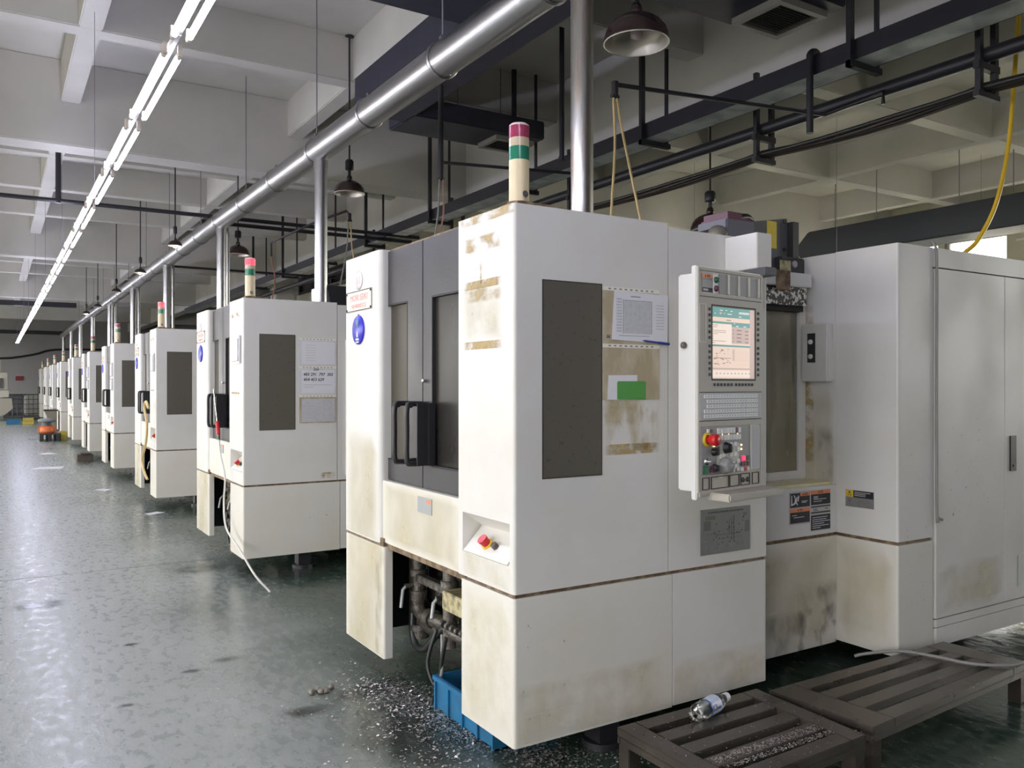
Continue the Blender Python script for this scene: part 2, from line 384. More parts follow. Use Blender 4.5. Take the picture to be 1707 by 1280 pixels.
def wall_with_openings(name, along, t0, t1, a0, a1, openings, zb, zt, m):
    mb = MB()
    bx = (lambda p,q,z0,z1: mb.box(t0,t1,p,q,z0,z1)) if along == 'y' else (lambda p,q,z0,z1: mb.box(p,q,t0,t1,z0,z1))
    bx(a0,a1,0,zb); bx(a0,a1,zt,SLAB)
    cur = a0
    for p,q in openings:
        bx(cur,p,zb,zt); cur = q
    bx(cur,a1,zb,zt)
    return struct(mb.build(name, m))
opL = [(-6+5.5*k, -1+5.5*k) for k in range(10)]
wall_with_openings('wall_left','y',WX0-.25,WX0,WY0-.25,WY1+.25,opL,.7,3.8,M['wallgrey'])
opB = []
wall_with_openings('wall_rear','x',WY0-.25,WY0,WX0,WX1,opB,.8,3.9,M['wallgrey'])
opR = [(-5.5,-2),(-1,2.5),(3.4,8.0),(8.83,10.1),(10.25,14.5),(15.3,19.5),(20.3,24.5),(25.3,31)]
wall_with_openings('wall_right','y',WX1,WX1+.25,WY0-.25,WY1+.25,opR,1.0,4.62,M['wallcream'])
struct(MB().box(WX0-.25,WX1+.25,WY1,WY1+.25,0,SLAB).build('wall_back', M['wallgrey']))
struct(MB().box(-120,WX0-.31,-120,160,-.4,-.06).box(WX1+.31,120,-120,160,-.4,-.06).build('trim_2', M['asphalt']))
# window frames; panes in the wall the camera sees
def glass_material():
    m = bpy.data.materials.new('window_glass'); m.use_nodes = True; t = m.node_tree; N = t.nodes; L = t.links
    tr = N.new('ShaderNodeBsdfTransparent'); gl = N.new('ShaderNodeBsdfGlossy'); gl.inputs['Roughness'].default_value = .02
    fr = N.new('ShaderNodeFresnel'); mx = N.new('ShaderNodeMixShader'); tr.inputs[0].default_value = (.97,.98,.97,1)
    L.new(fr.outputs[0], mx.inputs[0]); L.new(tr.outputs[0], mx.inputs[1]); L.new(gl.outputs[0], mx.inputs[2])
    L.new(mx.outputs[0], N['Material Output'].inputs['Surface']); return m
M['glass'] = glass_material()
M['winframe'] = mat('window_frame', (.50,.50,.48), .5)
wn = 0
for p,q in opR:
    wn += 1
    w = MB().ring((p,q,1.0,4.62),(p+.05,q-.05,1.05,4.57),'x',WX1+.08,WX1+.14)
    k = max(1, int(round((q-p)/1.3)))
    for i in range(1,k): y = p+(q-p)*i/k; w.box(WX1+.09,WX1+.13,y-.02,y+.02,1.05,4.57)
    w.box(WX1+.09,WX1+.13,p+.05,q-.05,3.55,3.59)
    f = struct(w.build('window_%d' % wn, M['winframe']))
    MB().box(WX1+.105,WX1+.111,p+.05,q-.05,1.05,4.57).build('window_pane', M['glass'], f)
for side,ops in (('L',opL),('B',opB)):
    for p,q in ops:
        wn += 1; w = MB()
        if side == 'L':
            w.ring((p,q,.7,3.8),(p+.05,q-.05,.75,3.75),'x',WX0-.14,WX0-.08)
            for i in (1,2): y = p+(q-p)*i/3; w.box(WX0-.13,WX0-.09,y-.02,y+.02,.75,3.75)
        else:
            w.ring((p,q,.8,3.9),(p+.05,q-.05,.85,3.85),'y',WY0-.14,WY0-.08)
            for i in (1,2): x = p+(q-p)*i/3; w.box(x-.02,x+.02,WY0-.13,WY0-.09,.85,3.85)
        struct(w.build('window_%d' % wn, M['winframe']))

# ------------------------------------------------------------------ machining centres (x into the machine, y along the aisle, z up)
ROT_Y = (R(90), 0, 0)          # print on a face that looks towards -y
ROT_X = (R(90), 0, R(-90))     # print on a face that looks towards -x
def rc(x0, x1, y0, y1, r, k=5, corners=('a',)):
    # plan outline with rounded corners; a=(x0,y0) b=(x1,y0) c=(x1,y1) d=(x0,y1)
    out = []
    for nm,cx,cy,sx,sy,a0 in (('a',x0,y0,1,1,180),('b',x1,y0,-1,1,270),('c',x1,y1,-1,-1,0),('d',x0,y1,1,-1,90)):
        if nm in corners:
            for i in range(k+1):
                a = R(a0+90*i/k); out.append((cx+sx*r+r*math.cos(a), cy+sy*r+r*math.sin(a)))
        else: out.append((cx,cy))
    return out
ZS0, ZS1 = .747, .763           # seam between skirt and upper panels
def make_machine():
    root = empty('machining_center', (0,0,0))
    # tower at the near corner, with the emergency stop pocket let into its front
    t = MB(); pl = rc(0,.812,0,.466,.014)
    t.prism(pl,'z',ZS1,.868).prism(pl,'z',1.042,2.325)
    t.prism(rc(0,.812,0,.034,.014),'z',.868,1.042).box(0,.812,.428,.466,.868,1.042).box(.10,.812,.034,.428,.868,1.042)
    t.prism([(0,1.042),(.1,.972),(.1,1.042)],'y',.034,.428).prism([(0,.868),(.1,.868),(.1,.972)],'y',.034,.428)
    tower = t.build('tower_panel', M['white'], root)
    MB().prism([(-.004,.876),(.1-.004,.980),(.098,.974),(.002,.870)],'y',.05,.415).build('stop_button_plate', M['white'], root)
    def sl(q, o): return (.1*q-.707*o, .868+.104*q+.707*o)
    e = empty('emergency_stop', (0,0,0), 0, root)
    a,b,c = sl(.42,.004), sl(.42,.016), sl(.42,.05)
    MB().cyl((a[0],.27,a[1]),(b[0],.27,b[1]),.026,16).build('collar', M['yellowtag'], e)
    MB().cyl((b[0],.27,b[1]),(c[0],.27,c[1]),.019,16,.024).build('button_head', M['red'], e)
    a,b = sl(.42,.004), sl(.42,.03)
    MB().cyl((a[0],.20,a[1]),(b[0],.20,b[1]),.015,12).build('selector', M['pipedirty'], e)
    p0,p1 = sl(.12,.005), sl(.9,.005)
    MB().add([(p0[0],.19,p0[1]),(p0[0],.11,p0[1]),(p1[0],.11,p1[1]),(p1[0],.19,p1[1])],[(0,1,2,3)]).build('button_label', M['black'], e)
    # smoked side window, flush in the tower's side
    w = MB(); w.ring((.134,.440,1.217,2.029),(.138,.436,1.221,2.025),'y',-.002,.01).build('window_seal', M['rubber'], root)
    MB().box(.138,.436,-.0015,.01,1.221,2.025).build('side_window', M['sideglass'], root)
    # second side panel, skirts, far column
    MB().prism(rc(.817,1.46,0,.42,.01,corners=('b',)),'z',ZS1,2.305).build('side_panel', M['white'], root)
    MB().prism(rc(0,.838,0,.437,.014),'z',.15,ZS0).build('front_skirt', M['cream'], root)
    MB().prism(rc(.843,1.462,0,.42,.02,corners=('b',)),'z',.155,ZS0).build('side_skirt', M['white'], root)
    MB().box(.012,1.45,.012,.41,.70,.80).build('seam_rail', M['rust'], root)
    MB().prism(rc(0,.55,1.362,1.861,.03),'z',.752,2.327).build('far_column', M['white'], root)
    MB().prism(rc(0,.05,1.303,1.856,.012),'z',.145,.737).build('far_column_skirt', M['cream'], root)
    MB().box(.008,.3,1.33,1.85,.70,.78).build('far_seam_rail', M['rust'], root)
    # sill panel below the doors, with the rail along its lower edge
    MB().box(.018,.06,.468,1.361,.757,1.088).build('sill_panel', M['cream'], root, bevel=.003)
    MB().box(.026,.07,.45,1.36,.728,.757).build('sill_rail', M['rust'], root)
    # the two sliding doors
    for nm,y0,y1,h,g in (('far',.936,1.462,(1.115,1.410,1.20,2.03),'doorglass'),('near',.44,.932,(.545,.834,1.205,2.03),'doorglass2')):
        d = MB().ring((y0,y1,1.09,2.318),h,'x',.05,.088).build('door', M['door'], root, bevel=.003)
        MB().box(.068,.08,h[0],h[1],h[2],h[3]).build('door_window', M[g], d)
        MB().ring((h[0]-.001,h[1]+.001,h[2]-.001,h[3]+.001),(h[0]+.006,h[1]-.006,h[2]+.006,h[3]-.006),'x',.049,.068).build('window_seal', M['rubber'], d)
        y = 1.02 if nm == 'far' else .875
        hb = MB().tube(smooth_path([(.05,y,1.505),(-.035,y,1.508),(-.062,y,1.49),(-.064,y,1.37),(-.062,y,1.235),(-.035,y,1.217),(.05,y,1.22)],5),.013,10)
        hb.cyl((-.05,y-.014,1.503),(-.05,y+.014,1.503),.015,10)
        if nm == 'near':
            hb.box(.02,.05,.80,.93,1.212,1.512).box(-.035,.05,y-.058,y-.052,1.212,1.512)
            MB().lathe([(0,.022),(.009,.02),(.012,.012),(.007,.004),(.007,0)],(.05,.905,1.62),14,0,(-1,0,0)).build('lock_knob', M['chrome'], d)
        hb.build('handle', M['black'], d)
    # enclosure behind the doors, roof, dark surrounds
    MB().box(.10,1.45,.43,1.84,.76,2.27).build('enclosure', M['magplate'], root)
    MB().box(.065,.10,.44,1.40,2.285,2.33).box(.10,1.45,.47,1.84,2.272,2.30).build('roof', M['rust'], root)
    MB().box(.06,.12,1.40,1.50,.76,2.29).build('door_jamb', M['dark'], root)
    # underneath
    MB().box(.62,2.25,.35,1.55,.12,.72).build('base_casting', M['castdirty'], root, bevel=.02)
    MB().box(.06,.95,1.80,1.83,.15,.75).build('far_skirt', M['dark'], root)
    MB().box(.60,.62,.45,1.3,.35,.75).build('splash_plate', M['dark'], root)
    for x,y in ((.55,.14),(.80,1.3)):
        MB().box(x-.055,x+.055,y-.055,y+.055,.03,.16).cyl((x,y,0),(x,y,.03),.09,14).build('levelling_foot', M['blacksteel'], root)
    # operator side: recess, sill, window wall
    MB().box(1.455,2.346,.268,.55,.757,1.03).build('recess_panel', M['white'], root, bevel=.004)
    MB().box(1.40,2.346,.268,.55,.128,.738).build('recess_skirt', M['cream'], root, bevel=.004)
    MB().box(1.40,2.35,.283,.55,.70,.79).build('recess_seam_rail', M['rust'], root)
    MB().box(1.462,2.346,.30,.52,1.03,1.045).build('recess_sill', M['lamplitsill'], root)
    f = MB().ring((1.455,2.346,1.045,2.17),(1.50,2.284,1.095,2.03),'y',.48,.52).build('operator_door_frame', M['white'], root, bevel=.004)
    MB().box(1.50,2.284,.497,.51,1.095,2.03).build('operator_window', M['steelglass'], f)
    MB().box(1.46,2.30,.40,.50,2.165,2.245).build('header_beam', M['white'], root, bevel=.004)
    MB().box(1.47,2.284,.425,.50,2.06,2.165).build('header_splash_guard', M['beam_speckle'], root)
    MB().box(1.47,2.284,.45,.50,2.028,2.06).build('header_seal', M['rubber'], root)
    MB().box(1.462,2.3,.56,1.8,.13,2.25).build('rear_enclosure', M['magplate'], root)
    MB().box(.95,4.3,.62,1.7,.015,.13).build('coolant_tank', M['dark'], root)  # dark box added under the machine to stand in for the shade there
    # right column and electrical cabinet
    MB().prism(rc(2.348,2.667,-.113,.275,.012),'z',.757,2.361).build('column_panel', M['white'], root)
    MB().box(2.348,2.667,.278,.62,1.03,2.358).build('column_inner_panel', M['white'], root, bevel=.002)
    MB().prism(rc(2.348,2.667,-.113,.30,.012),'z',.14,.738).build('column_skirt', M['cream'], root)
    MB().box(2.36,2.66,-.10,.3,.70,.79).build('column_seam_rail', M['rust'], root)
    cb = MB().box(2.70,4.35,-.10,.9,.30,2.25).build('cabinet_body', M['dark'], root)
    MB().prism(rc(2.69,4.35,-.113,.9,.02),'z',2.256,2.363).build('cabinet_top', M['white'], root)
    MB().prism(rc(2.69,4.35,-.113,.9,.02),'z',.143,.245).build('cabinet_plinth', M['white'], root)
    MB().prism(rc(2.69,4.35,-.113,.9,.02),'z',.249,.291).build('cabinet_base_strip', M['white'], root)
    for x0,x1,st in ((2.692,3.404,1),(3.411,4.345,0)):
        d = MB().prism(rc(x0,x1,-.113,-.08,.012 if st else .003),'z',.298,2.249).build('cabinet_door', M['white'], root)
        if not st:
            hb = MB().box(3.462,3.524,-.122,-.113,1.08,1.292).cyl((3.493,-.125,1.11),(3.493,-.122,1.11),.008,10).build('door_latch', M['black'], d)
    # beacon
    bx, by = .082, .093
    b = empty('beacon', (bx,by,2.325), 0, root)
    MB().box(-.055,.125,-.075,.06,0,.014).cyl((0,0,.014),(0,0,.024),.05,20).build('beacon_base', M['rust'], b)
    MB().cyl((0,0,.024),(0,0,.196),.042,24).build('beacon_tube', M['beacon_tube'], b)
    MB().cyl((0,-.042,.052),(0,-.05,.052),.014,12).build('beacon_screw', M['chrome'], b)
    MB().cyl((0,0,.196),(0,0,.251),.0425,24).build('green_lens', M['lens_green'], b)
    MB().cyl((0,0,.251),(0,0,.287),.042,24).build('amber_lens', M['lens_amber'], b)
    MB().cyl((0,0,.287),(0,0,.336),.0425,24).build('red_lens', M['lens_red'], b)
    MB().lathe([(.042,0),(.041,.006),(.034,.012),(0,.014)],(0,0,.336),24).build('beacon_cap', M['clear'], b)
    # nameplate, round emblem, blue disc on the far column
    n = MB().box(-.004,0,1.462,1.846,2.020,2.133).build('nameplate', M['nameplate'], root)
    r_ = MB().ring((1.462,1.846,2.020,2.133),(1.466,1.842,2.024,2.129),'x',-.0055,-.004)
    for y in (1.475,1.833):
        for z in (2.03,2.122): r_.cyl((-.004,y,z),(-.008,y,z),.006,8)
    r_.build('nameplate_rim', M['rubber'], n)
    text('MORI SEIKI', .050, (-.0045,1.654,2.092), ROT_X, M['redprint'], 'nameplate_lettering', n, shear=.15, sx=1.08)
    text('NH4000DCG', .034, (-.0045,1.654,2.046), ROT_X, M['redprint'], 'nameplate_lettering', n, sx=1.15)
    em = MB().lathe([(0,.007),(.046,.006),(.05,0)],(0,1.655,2.19),28,0,(-1,0,0)).build('emblem', M['emblem'], root)
    MB().lathe([(.052,.002),(.052,0),(.0495,0)],(0,1.655,2.19),28,0,(-1,0,0)).build('emblem_rim', M['inkmid'], em)
    MB().box(-.0085,-.0072,1.628,1.638,2.17,2.21).box(-.0085,-.0072,1.65,1.66,2.17,2.21).box(-.0085,-.0072,1.672,1.682,2.17,2.21).build('emblem_bars', M['pink'], em)
    bl = MB().lathe([(0,.012),(.078,.012),(.082,.008),(.082,0)],(0,1.655,1.910),32,0,(-1,0,0)).build('blue_disc', M['blue'], root)
    bl['label'] = 'round blue disc sign'
    # arrow window at its top, small figure and two print bars below
    g = MB().add([(-.0128,1.680,1.963),(-.0128,1.634,1.963),(-.0128,1.654,1.915)],[(0,1,2)]).build('disc_arrow', M['badgegreen'], bl)
    q = MB().cyl((-.0122,1.655,1.893),(-.013,1.655,1.893),.008,10,smooth=False).box(-.013,-.0122,1.646,1.664,1.868,1.886)
    q.box(-.013,-.0122,1.632,1.678,1.852,1.862).box(-.013,-.0122,1.632,1.678,1.838,1.845)
    q.build('disc_print', M['whiteprint'], bl)
    MB().cyl((-.006,1.655,1.992),(-.006,1.655,1.985),.004,8).lathe([(.009,0),(.009,.003),(0,.003)],(-.004,1.655,1.992),10,0,(-1,0,0)).build('disc_hook', M['inkmid'], bl)
    # small metal plate on the sill panel
    pq = MB().box(.014,.018,.766,.919,.978,1.054).build('rating_plate', M['plategrey'], root)
    MB().box(.0135,.014,.772,.82,1.028,1.046).build('plate_print', M['orange'], pq)
    return root

def make_pendant(root, full):
    # hinged control panel; its own frame: x along its face, y backwards, z down from the top edge
    A = R(8); T = .962; o = empty('control_panel', (2.437-1.753, 2.489-2.807, 2.09), A, root)
    MB().box(.012,.45,.033,.112,-.93,-.03).build('panel_case', M['panelwhite'], o, bevel=.006)
    MB().box(0,.462,.006,.034,-T,0).build('panel_rim', M['panelwhite'], o, bevel=.004)
    # beige fascia: frame and the four stacked fields
    f = MB().box(.006,.016,0,.02,-T+.03,-.006).box(.448,.462,0,.02,-T+.03,-.006)
    for a,b in ((.006,.018),(.112,.164),(.463,.519),(.639,.662),(.862,.870),(.926,.95)): f.box(.016,.448,0,.02,-b,-a)
    f.box(.016,.10,0,.02,-.463,-.164).box(.40,.448,0,.02,-.463,-.164)
    f.box(.016,.448,.006,.02,-.112,-.018).box(.016,.448,.008,.02,-.87,-.66).box(.016,.448,.004,.02,-.928,-.868)
    f.build('fascia', M['beige'], o)
    if not full:
        MB().box(.10,.40,.002,.01,-.463,-.164).build('screen', M['dark'], o)
    MB().box(.08,.475,-.10,.02,-.968,-.936).build('palm_rest', M['beige'], o, bevel=.006)
    MB().tube(smooth_path([(.462,.05,-.42),(.50,.05,-.42),(.503,.05,-.44),(.503,.05,-.62),(.50,.05,-.64),(.462,.05,-.64)],4),.009,8).build('side_handle', M['black'], o)
    MB().cyl((-.0,.075,-.325),(.008,.075,-.325),.014,14).build('case_lock', M['pipedirty'], o)
    # arm
    MB().box(1.17,1.267,-.196,0,2.128,2.29).build('pendant_arm', M['white'], root, bevel=.003)
    MB().box(1.17,1.24,-.25,-.12,2.09,2.128).build('pendant_pivot', M['magplate'], root, bevel=.004)
    if not full: return o
    for a in (.1265,.5225,.6405): MB().box(.013,.450,-.0008,.003,-a,-a+.003).build('fascia_joint', M['rubber'], o)
    # top strip: warning label, two round buttons, four blank covers
    l = MB().box(.034,.106,.004,.006,-.106,-.03,0).box(.034,.106,.003,.004,-.048,-.031,1)
    for k in range(5): l.box(.038,.10,.0035,.004,-.060-.006*k,-.058-.006*k,2)
    l.box(.036,.104,.0035,.004,-.105,-.088,3).box(.042,.075,.003,.0035,-.101,-.092,2)
    l.build('warning_label', [M['grey'],M['orange'],M['greyprint'],M['ink']], o)
    text('▲ 警告', .012, (.07,.0026,-.0395), ROT_Y, M['ink'], 'label_print', o)
    MB().box(.110,.139,.002,.006,-.108,-.028).build('button_plate', M['key'], o)
    for z,m_ in ((-.052,'green'),(-.088,'motorred')):
        MB().lathe([(.013,0),(.013,.004),(.009,.005),(.009,.012),(0,.013)],(.1245,.002,z),16,0,(0,-1,0)).build('round_button', M[m_], o)
    for k in range(4):
        x = .152+.0735*k
        MB().box(x,x+.056,.003,.006,-.106,-.024).build('blank_cover', M['grey'], o)
        MB().box(x+.058,x+.066,-.002,.006,-.108,-.022).build('cover_rib', M['beigelight'], o)
    # screen with its print
    s = MB(); X0,X1,Z0,Z1 = .098,.402,-.466,-.161
    s.ring((X0-.006,X1+.006,Z0-.006,Z1+.006),(X0,X1,Z0,Z1),'y',-.001,.006,6)
    B = lambda u0,u1,v0,v1,m_,k=0: s.box(X0+(X1-X0)*u0,X0+(X1-X0)*u1,.002-.0004*k,.005,Z1-(Z1-Z0)*v1,Z1-(Z1-Z0)*v0,m_)
    B(0,1,0,1,0); B(0,.885,0,.145,2,1); B(.885,.985,0,1,3,1); B(0,.885,.205,.235,2,1); B(.45,.885,.235,.27,2,1); B(0,.885,.525,.55,2,1)
    B(.45,.87,.272,.50,3,1); B(0,.885,.845,.865,3,1); B(0,.885,.88,.97,1,1); B(0,.45,.235,.52,1,1)
    B(.62,.87,.055,.085,5,2); B(.62,.87,.072,.078,4,3); B(.17,.22,.075,.105,3,2)
    for u,v,w_ in ((.18,.045,.06),(.31,.04,.03),(.42,.045,.05),(.06,.09,.02),(.27,.085,.02),(.35,.09,.1),(.62,.115,.06),(.33,.175,.1),(.5,.215,.03),(.55,.25,.06),(.73,.25,.06)): B(u,u+w_,v,v+.012,5 if v < .15 or v > .2 else 4,2)
    for k in range(4):
        v = .305+.052*k; B(.48,.50,v,v+.018,4,2); B(.57,.68,v,v+.018,4,2); B(.77,.85,v+.008,v+.024,4,2)
    rr = random.Random(4)
    for k in range(11): v = .255+.024*k; B(.015,.015+rr.choice((.02,.12,.1,.3,.06)),v,v+.006,4,2)
    for k in range(26):
        u,v = rr.uniform(.02,.42),rr.uniform(.58,.80); B(u,u+rr.choice((.01,.02,.05)),v,v+.01,4,2)
    for k in range(9): v = .585+.018*k; B(.47,.52,v,v+.006,4,2); B(.54,.86,v+.008,v+.0095,3,2)
    for k in range(10): u = .09+.085*k; B(u,u+.03,.91,.93,3,2)
    B(.04,.43,.705,.712,4,2)
    s.build('screen', [M['screen_peach'],M['screen_pale'],M['screen_teal'],M['screen_mauve'],M['screen_ink'],M['screen_white'],M['rubber']], o)
    # soft keys
    kp = MB().box(-.0055,.0055,-.004,.002,-.006,.006).build('soft_key', M['ink'], o, bevel=.001)
    spots = []
    for k in range(12):
        z = -.176-.0235*k-(.012 if k > 5 else 0)
        spots += [(.078,z),(.426,z)]
        spots.append((.112+.0235*k+(.01 if k > 5 else 0),-.489))
    for i,(x,z) in enumerate(spots):
        c = kp if i == 0 else kp.copy()
        if i: C.objects.link(c)
        c.location = (x,0,z)
    MB().ring((.012,.056,-.315,-.155),(.015,.053,-.312,-.158),'y',-.002,.001).build('card_slot', M['beigelight'], o)
    # keyboard
    MB().box(.012,.450,-.002,.004,-.636,-.523).build('keyboard_plate', M['greylight'], o)
    key = None
    for r_ in range(5):
        z = -.538-.0205*r_
        for k in range(20):
            if r_ in (1,2) and k == 0: continue
            if k in (14,): x = .0475+.0185*k+.004
            elif k > 14: x = .0475+.0185*k+.008
            else: x = .0475+.0185*k
            if key is None:
                key = MB().box(-.0083,.0083,-.006,-.001,-.0072,.0072).box(-.003,.002,-.0063,-.006,-.001,.003,1).build('keyboard_key', [M['key'],M['inkmid']], o, bevel=0); c = key
            else: c = key.copy(); C.objects.link(c)
            c.location = (x,0,z)
    # operating field
    MB().box(.03,.372,.0,.006,-.860,-.664).build('operating_plate', M['grey'], o)
    MB().box(.128,.282,-.002,.002,-.852,-.738).build('operating_subplate', M['beigelight'], o)
    MB().box(.378,.440,-.001,.006,-.858,-.668).build('side_cover', M['greylight'], o)
    MB().box(.368,.376,-.004,.006,-.862,-.662).build('cover_rib', M['beigelight'], o)
    es = empty('emergency_stop', (.062,0,-.716), 0, o)
    MB().lathe([(.030,0),(.030,.006),(.020,.008)],(0,0,0),20,0,(0,-1,0)).build('collar', M['yellowtag'], es)
    MB().lathe([(.016,.006),(.016,.02),(.0235,.024),(.0245,.05),(.022,.055),(0,.056)],(0,0,0),24,0,(0,-1,0)).build('button_head', M['red'], es)
    def knob(x,z,r,h,m_='black'):
        kb = MB().lathe([(r*1.15,0),(r*1.15,.004),(r,.006),(r*.9,h),(0,h+.001)],(x,0,z),20,0,(0,-1,0))
        kb.box(x-.003,x+.003,-h-.008,-h,z-r*.8,z+r*.8); return kb.build('rotary_knob', M[m_], o)
    knob(.108,-.768,.016,.02); knob(.190,-.756,.021,.024); knob(.110,-.836,.015,.02)
    hw = MB().lathe([(.036,0),(.036,.012),(.032,.016),(.030,.034),(.026,.038),(0,.039)],(.176,0,-.828),28,0,(0,-1,0))
    hw.cyl((.190,-.039,-.815),(.190,-.052,-.815),.006,10).build('pulse_handwheel', M['grey'], o)
    MB().lathe([(.014,0),(.014,.006),(.006,.008),(.006,.022),(0,.022)],(.055,0,-.806),14,0,(0,-1,0)).build('key_switch', M['chrome'], o)
    MB().box(.036,.066,-.010,.002,-.857,-.822).build('start_button', M['green'], o, bevel=.002)
    MB().add([(.074,-.012,-.852),(.106,-.012,-.852),(.090,-.012,-.824),(.074,.002,-.852),(.106,.002,-.852),(.090,.002,-.824)],[(0,1,2),(0,3,4,1),(1,4,5,2),(2,5,3,0)]).build('stop_button', M['motorred'], o)
    MB().box(.130,.142,-.004,.0,-.776,-.748).build('display_slot', M['black'], o)
    bt = None
    def btn(x,z,w_,h,m_='key'):
        return MB().box(x-w_/2,x+w_/2,-.007,.0,z-h/2,z+h/2).build('panel_button', M[m_], o)
    for k,x in enumerate((.136,.156,.180,.200,.220,.243,.263,.283)):
        btn(x,-.683,.015,.022, 'motorred' if k in (6,) else 'key'); btn(x,-.712,.015,.022)
        if k in (3,6,1): MB().cyl((x,-.0075,-.698),(x,-.009,-.698),.003,8).build('indicator_light', M['led'], o)
    btn(.085,-.681,.015,.014,'motorred'); btn(.066,-.68,.012,.014)
    for x,z in ((.226,-.742),(.256,-.742),(.226,-.785),(.256,-.785),(.278,-.765),(.240,-.82),(.256,-.836),(.226,-.836),(.241,-.852),(.276,-.815),(.276,-.85),(.150,-.79),(.168,-.79)): btn(x,z,.013,.017)
    for z in (-.748,-.766): MB().cyl((.298,-.001,z),(.298,-.005,z),.004,8).build('indicator_light', M['led'], o)
    MB().cyl((.104,-.001,-.742),(.104,-.007,-.742),.006,10).build('indicator_light', M['led'], o)
    btn(.314,-.806,.022,.02,'ledred'); btn(.342,-.806,.016,.02,'green'); btn(.304,-.830,.014,.016,'motorred'); btn(.324,-.830,.016,.016,'motorred'); btn(.346,-.830,.014,.016,'motorred')
    btn(.304,-.853,.014,.016); btn(.325,-.853,.016,.016,'red'); btn(.346,-.853,.014,.016)
    # drawers along the bottom
    for x0,x1 in ((.036,.082),(.094,.216),(.222,.290),(.300,.368),(.386,.436)):
        MB().ring((x0,x1,-.924,-.873),(x0+.003,x1-.003,-.921,-.876),'y',.001,.004).build('drawer_gap', M['rubber'], o)
    for x in (.155,.256): MB().box(x-.011,x+.011,-.004,.004,-.880,-.876).build('drawer_catch', M['beigelight'], o)
    for x in (.315,.35): MB().lathe([(.011,0),(.011,.004),(.006,.005),(.006,.01),(0,.01)],(x,.003,-.9),12,0,(0,-1,0)).build('socket', M['ink'], o)
    return o

def make_underside(root):
    # pumps, valves and hoses seen through the opening below the doors
    P = M['pipedirty']
    MB().cyl((.20,1.30,.73),(.20,1.30,.46),.034,12).lathe([(.046,0),(.046,.03),(.034,.035)],(.20,1.30,.57),14).cyl((.20,1.30,.49),(.20,1.30,.44),.046,12).build('coolant_pipe', P, root)
    MB().tube(smooth_path([(.20,1.30,.45),(.20,1.30,.40),(.205,1.26,.365),(.215,1.16,.36),(.235,1.02,.36)],5),.038,12).cyl((.212,1.20,.362),(.216,1.15,.361),.050,12).build('coolant_elbow', P, root)
    MB().cyl((.24,1.39,.72),(.24,1.39,.30),.05,14).cyl((.24,1.38,.31),(.29,.80,.31),.055,14).build('drain_pipe', P, root)
    MB().cyl((.215,1.31,.30),(.215,1.31,.23),.05,14).lathe([(.06,0),(.06,.03),(.05,.035)],(.215,1.31,.27),14).build('drain_cap', M['castdirty'], root)
    MB().box(.165,.21,.86,1.27,.545,.585).build('hanger_bracket', M['castdirty'], root, bevel=.004)
    MB().box(.15,.20,.84,.90,.42,.62).build('bracket_plate', M['castdirty'], root, bevel=.004)
    MB().cyl((.40,1.36,.47),(.40,.86,.47),.11,20).lathe([(.125,0),(.125,.03),(.11,.035)],(.40,1.1,.47),20,0,(0,-1,0)).build('coolant_pump', M['castdirty'], root)
    MB().cyl((.16,.86,.74),(.16,.86,.30),.034,12).lathe([(.045,0),(.045,.03),(.034,.035)],(.16,.86,.60),14).build('coolant_pipe', P, root)
    MB().tube(smooth_path([(.16,.86,.42),(.165,.82,.385),(.18,.74,.375),(.2,.60,.375)],4),.036,12).build('coolant_elbow', P, root)
    MB().box(.07,.17,.56,.765,.525,.615).build('junction_box', M['yellowbox'], root, bevel=.004)
    for y,z,dz in ((1.30,.52,-.11),(.93,.53,-.09)):
        MB().tube([(.13,y,z),(.11,y+.005,z-.02),(.09,y-.015,z+dz)],.010,8).build('valve_lever', M['plategrey'], root)
        MB().cyl((.20,y,z),(.12,y,z),.013,8).build('valve_stem', M['castdirty'], root)
    for k in range(5): MB().cyl((.12,.86-.05*k,.425),(.12,.84-.05*k,.425),.018,10).build('pipe_fitting', M['castdirty'], root)
    MB().tube(smooth_path([(.18,1.33,.36),(.17,1.31,.26),(.17,1.26,.20),(.18,1.17,.21),(.20,1.08,.30),(.22,1.0,.36)],6),.019,10).build('looped_hose', M['hose'], root)
    MB().tube(smooth_path([(.15,.98,.36),(.12,1.0,.25),(.11,1.0,.17),(.12,.95,.10),(.12,.89,.15),(.12,.86,.26),(.13,.84,.36)],6),.010,8).build('dangling_hose', M['hose'], root)
    MB().tube(smooth_path([(.15,.92,.35),(.13,.88,.26),(.12,.87,.17),(.12,.93,.11),(.15,1.0,.09)],6),.009,8).build('dangling_hose', M['cable'], root)
    MB().prism([(1.26,.33),(.45,.30),(.45,.08),(.72,.08),(1.26,.26)],'x',.42,.60).build('base_rail', M['castdirty'], root, bevel=.01)
    MB().tube(smooth_path([(.3,1.30,.74),(.30,1.42,.6),(.32,1.45,.45),(.36,1.40,.35),(.42,1.3,.33)],6),.022,8).build('hydraulic_hose', M['hose'], root)

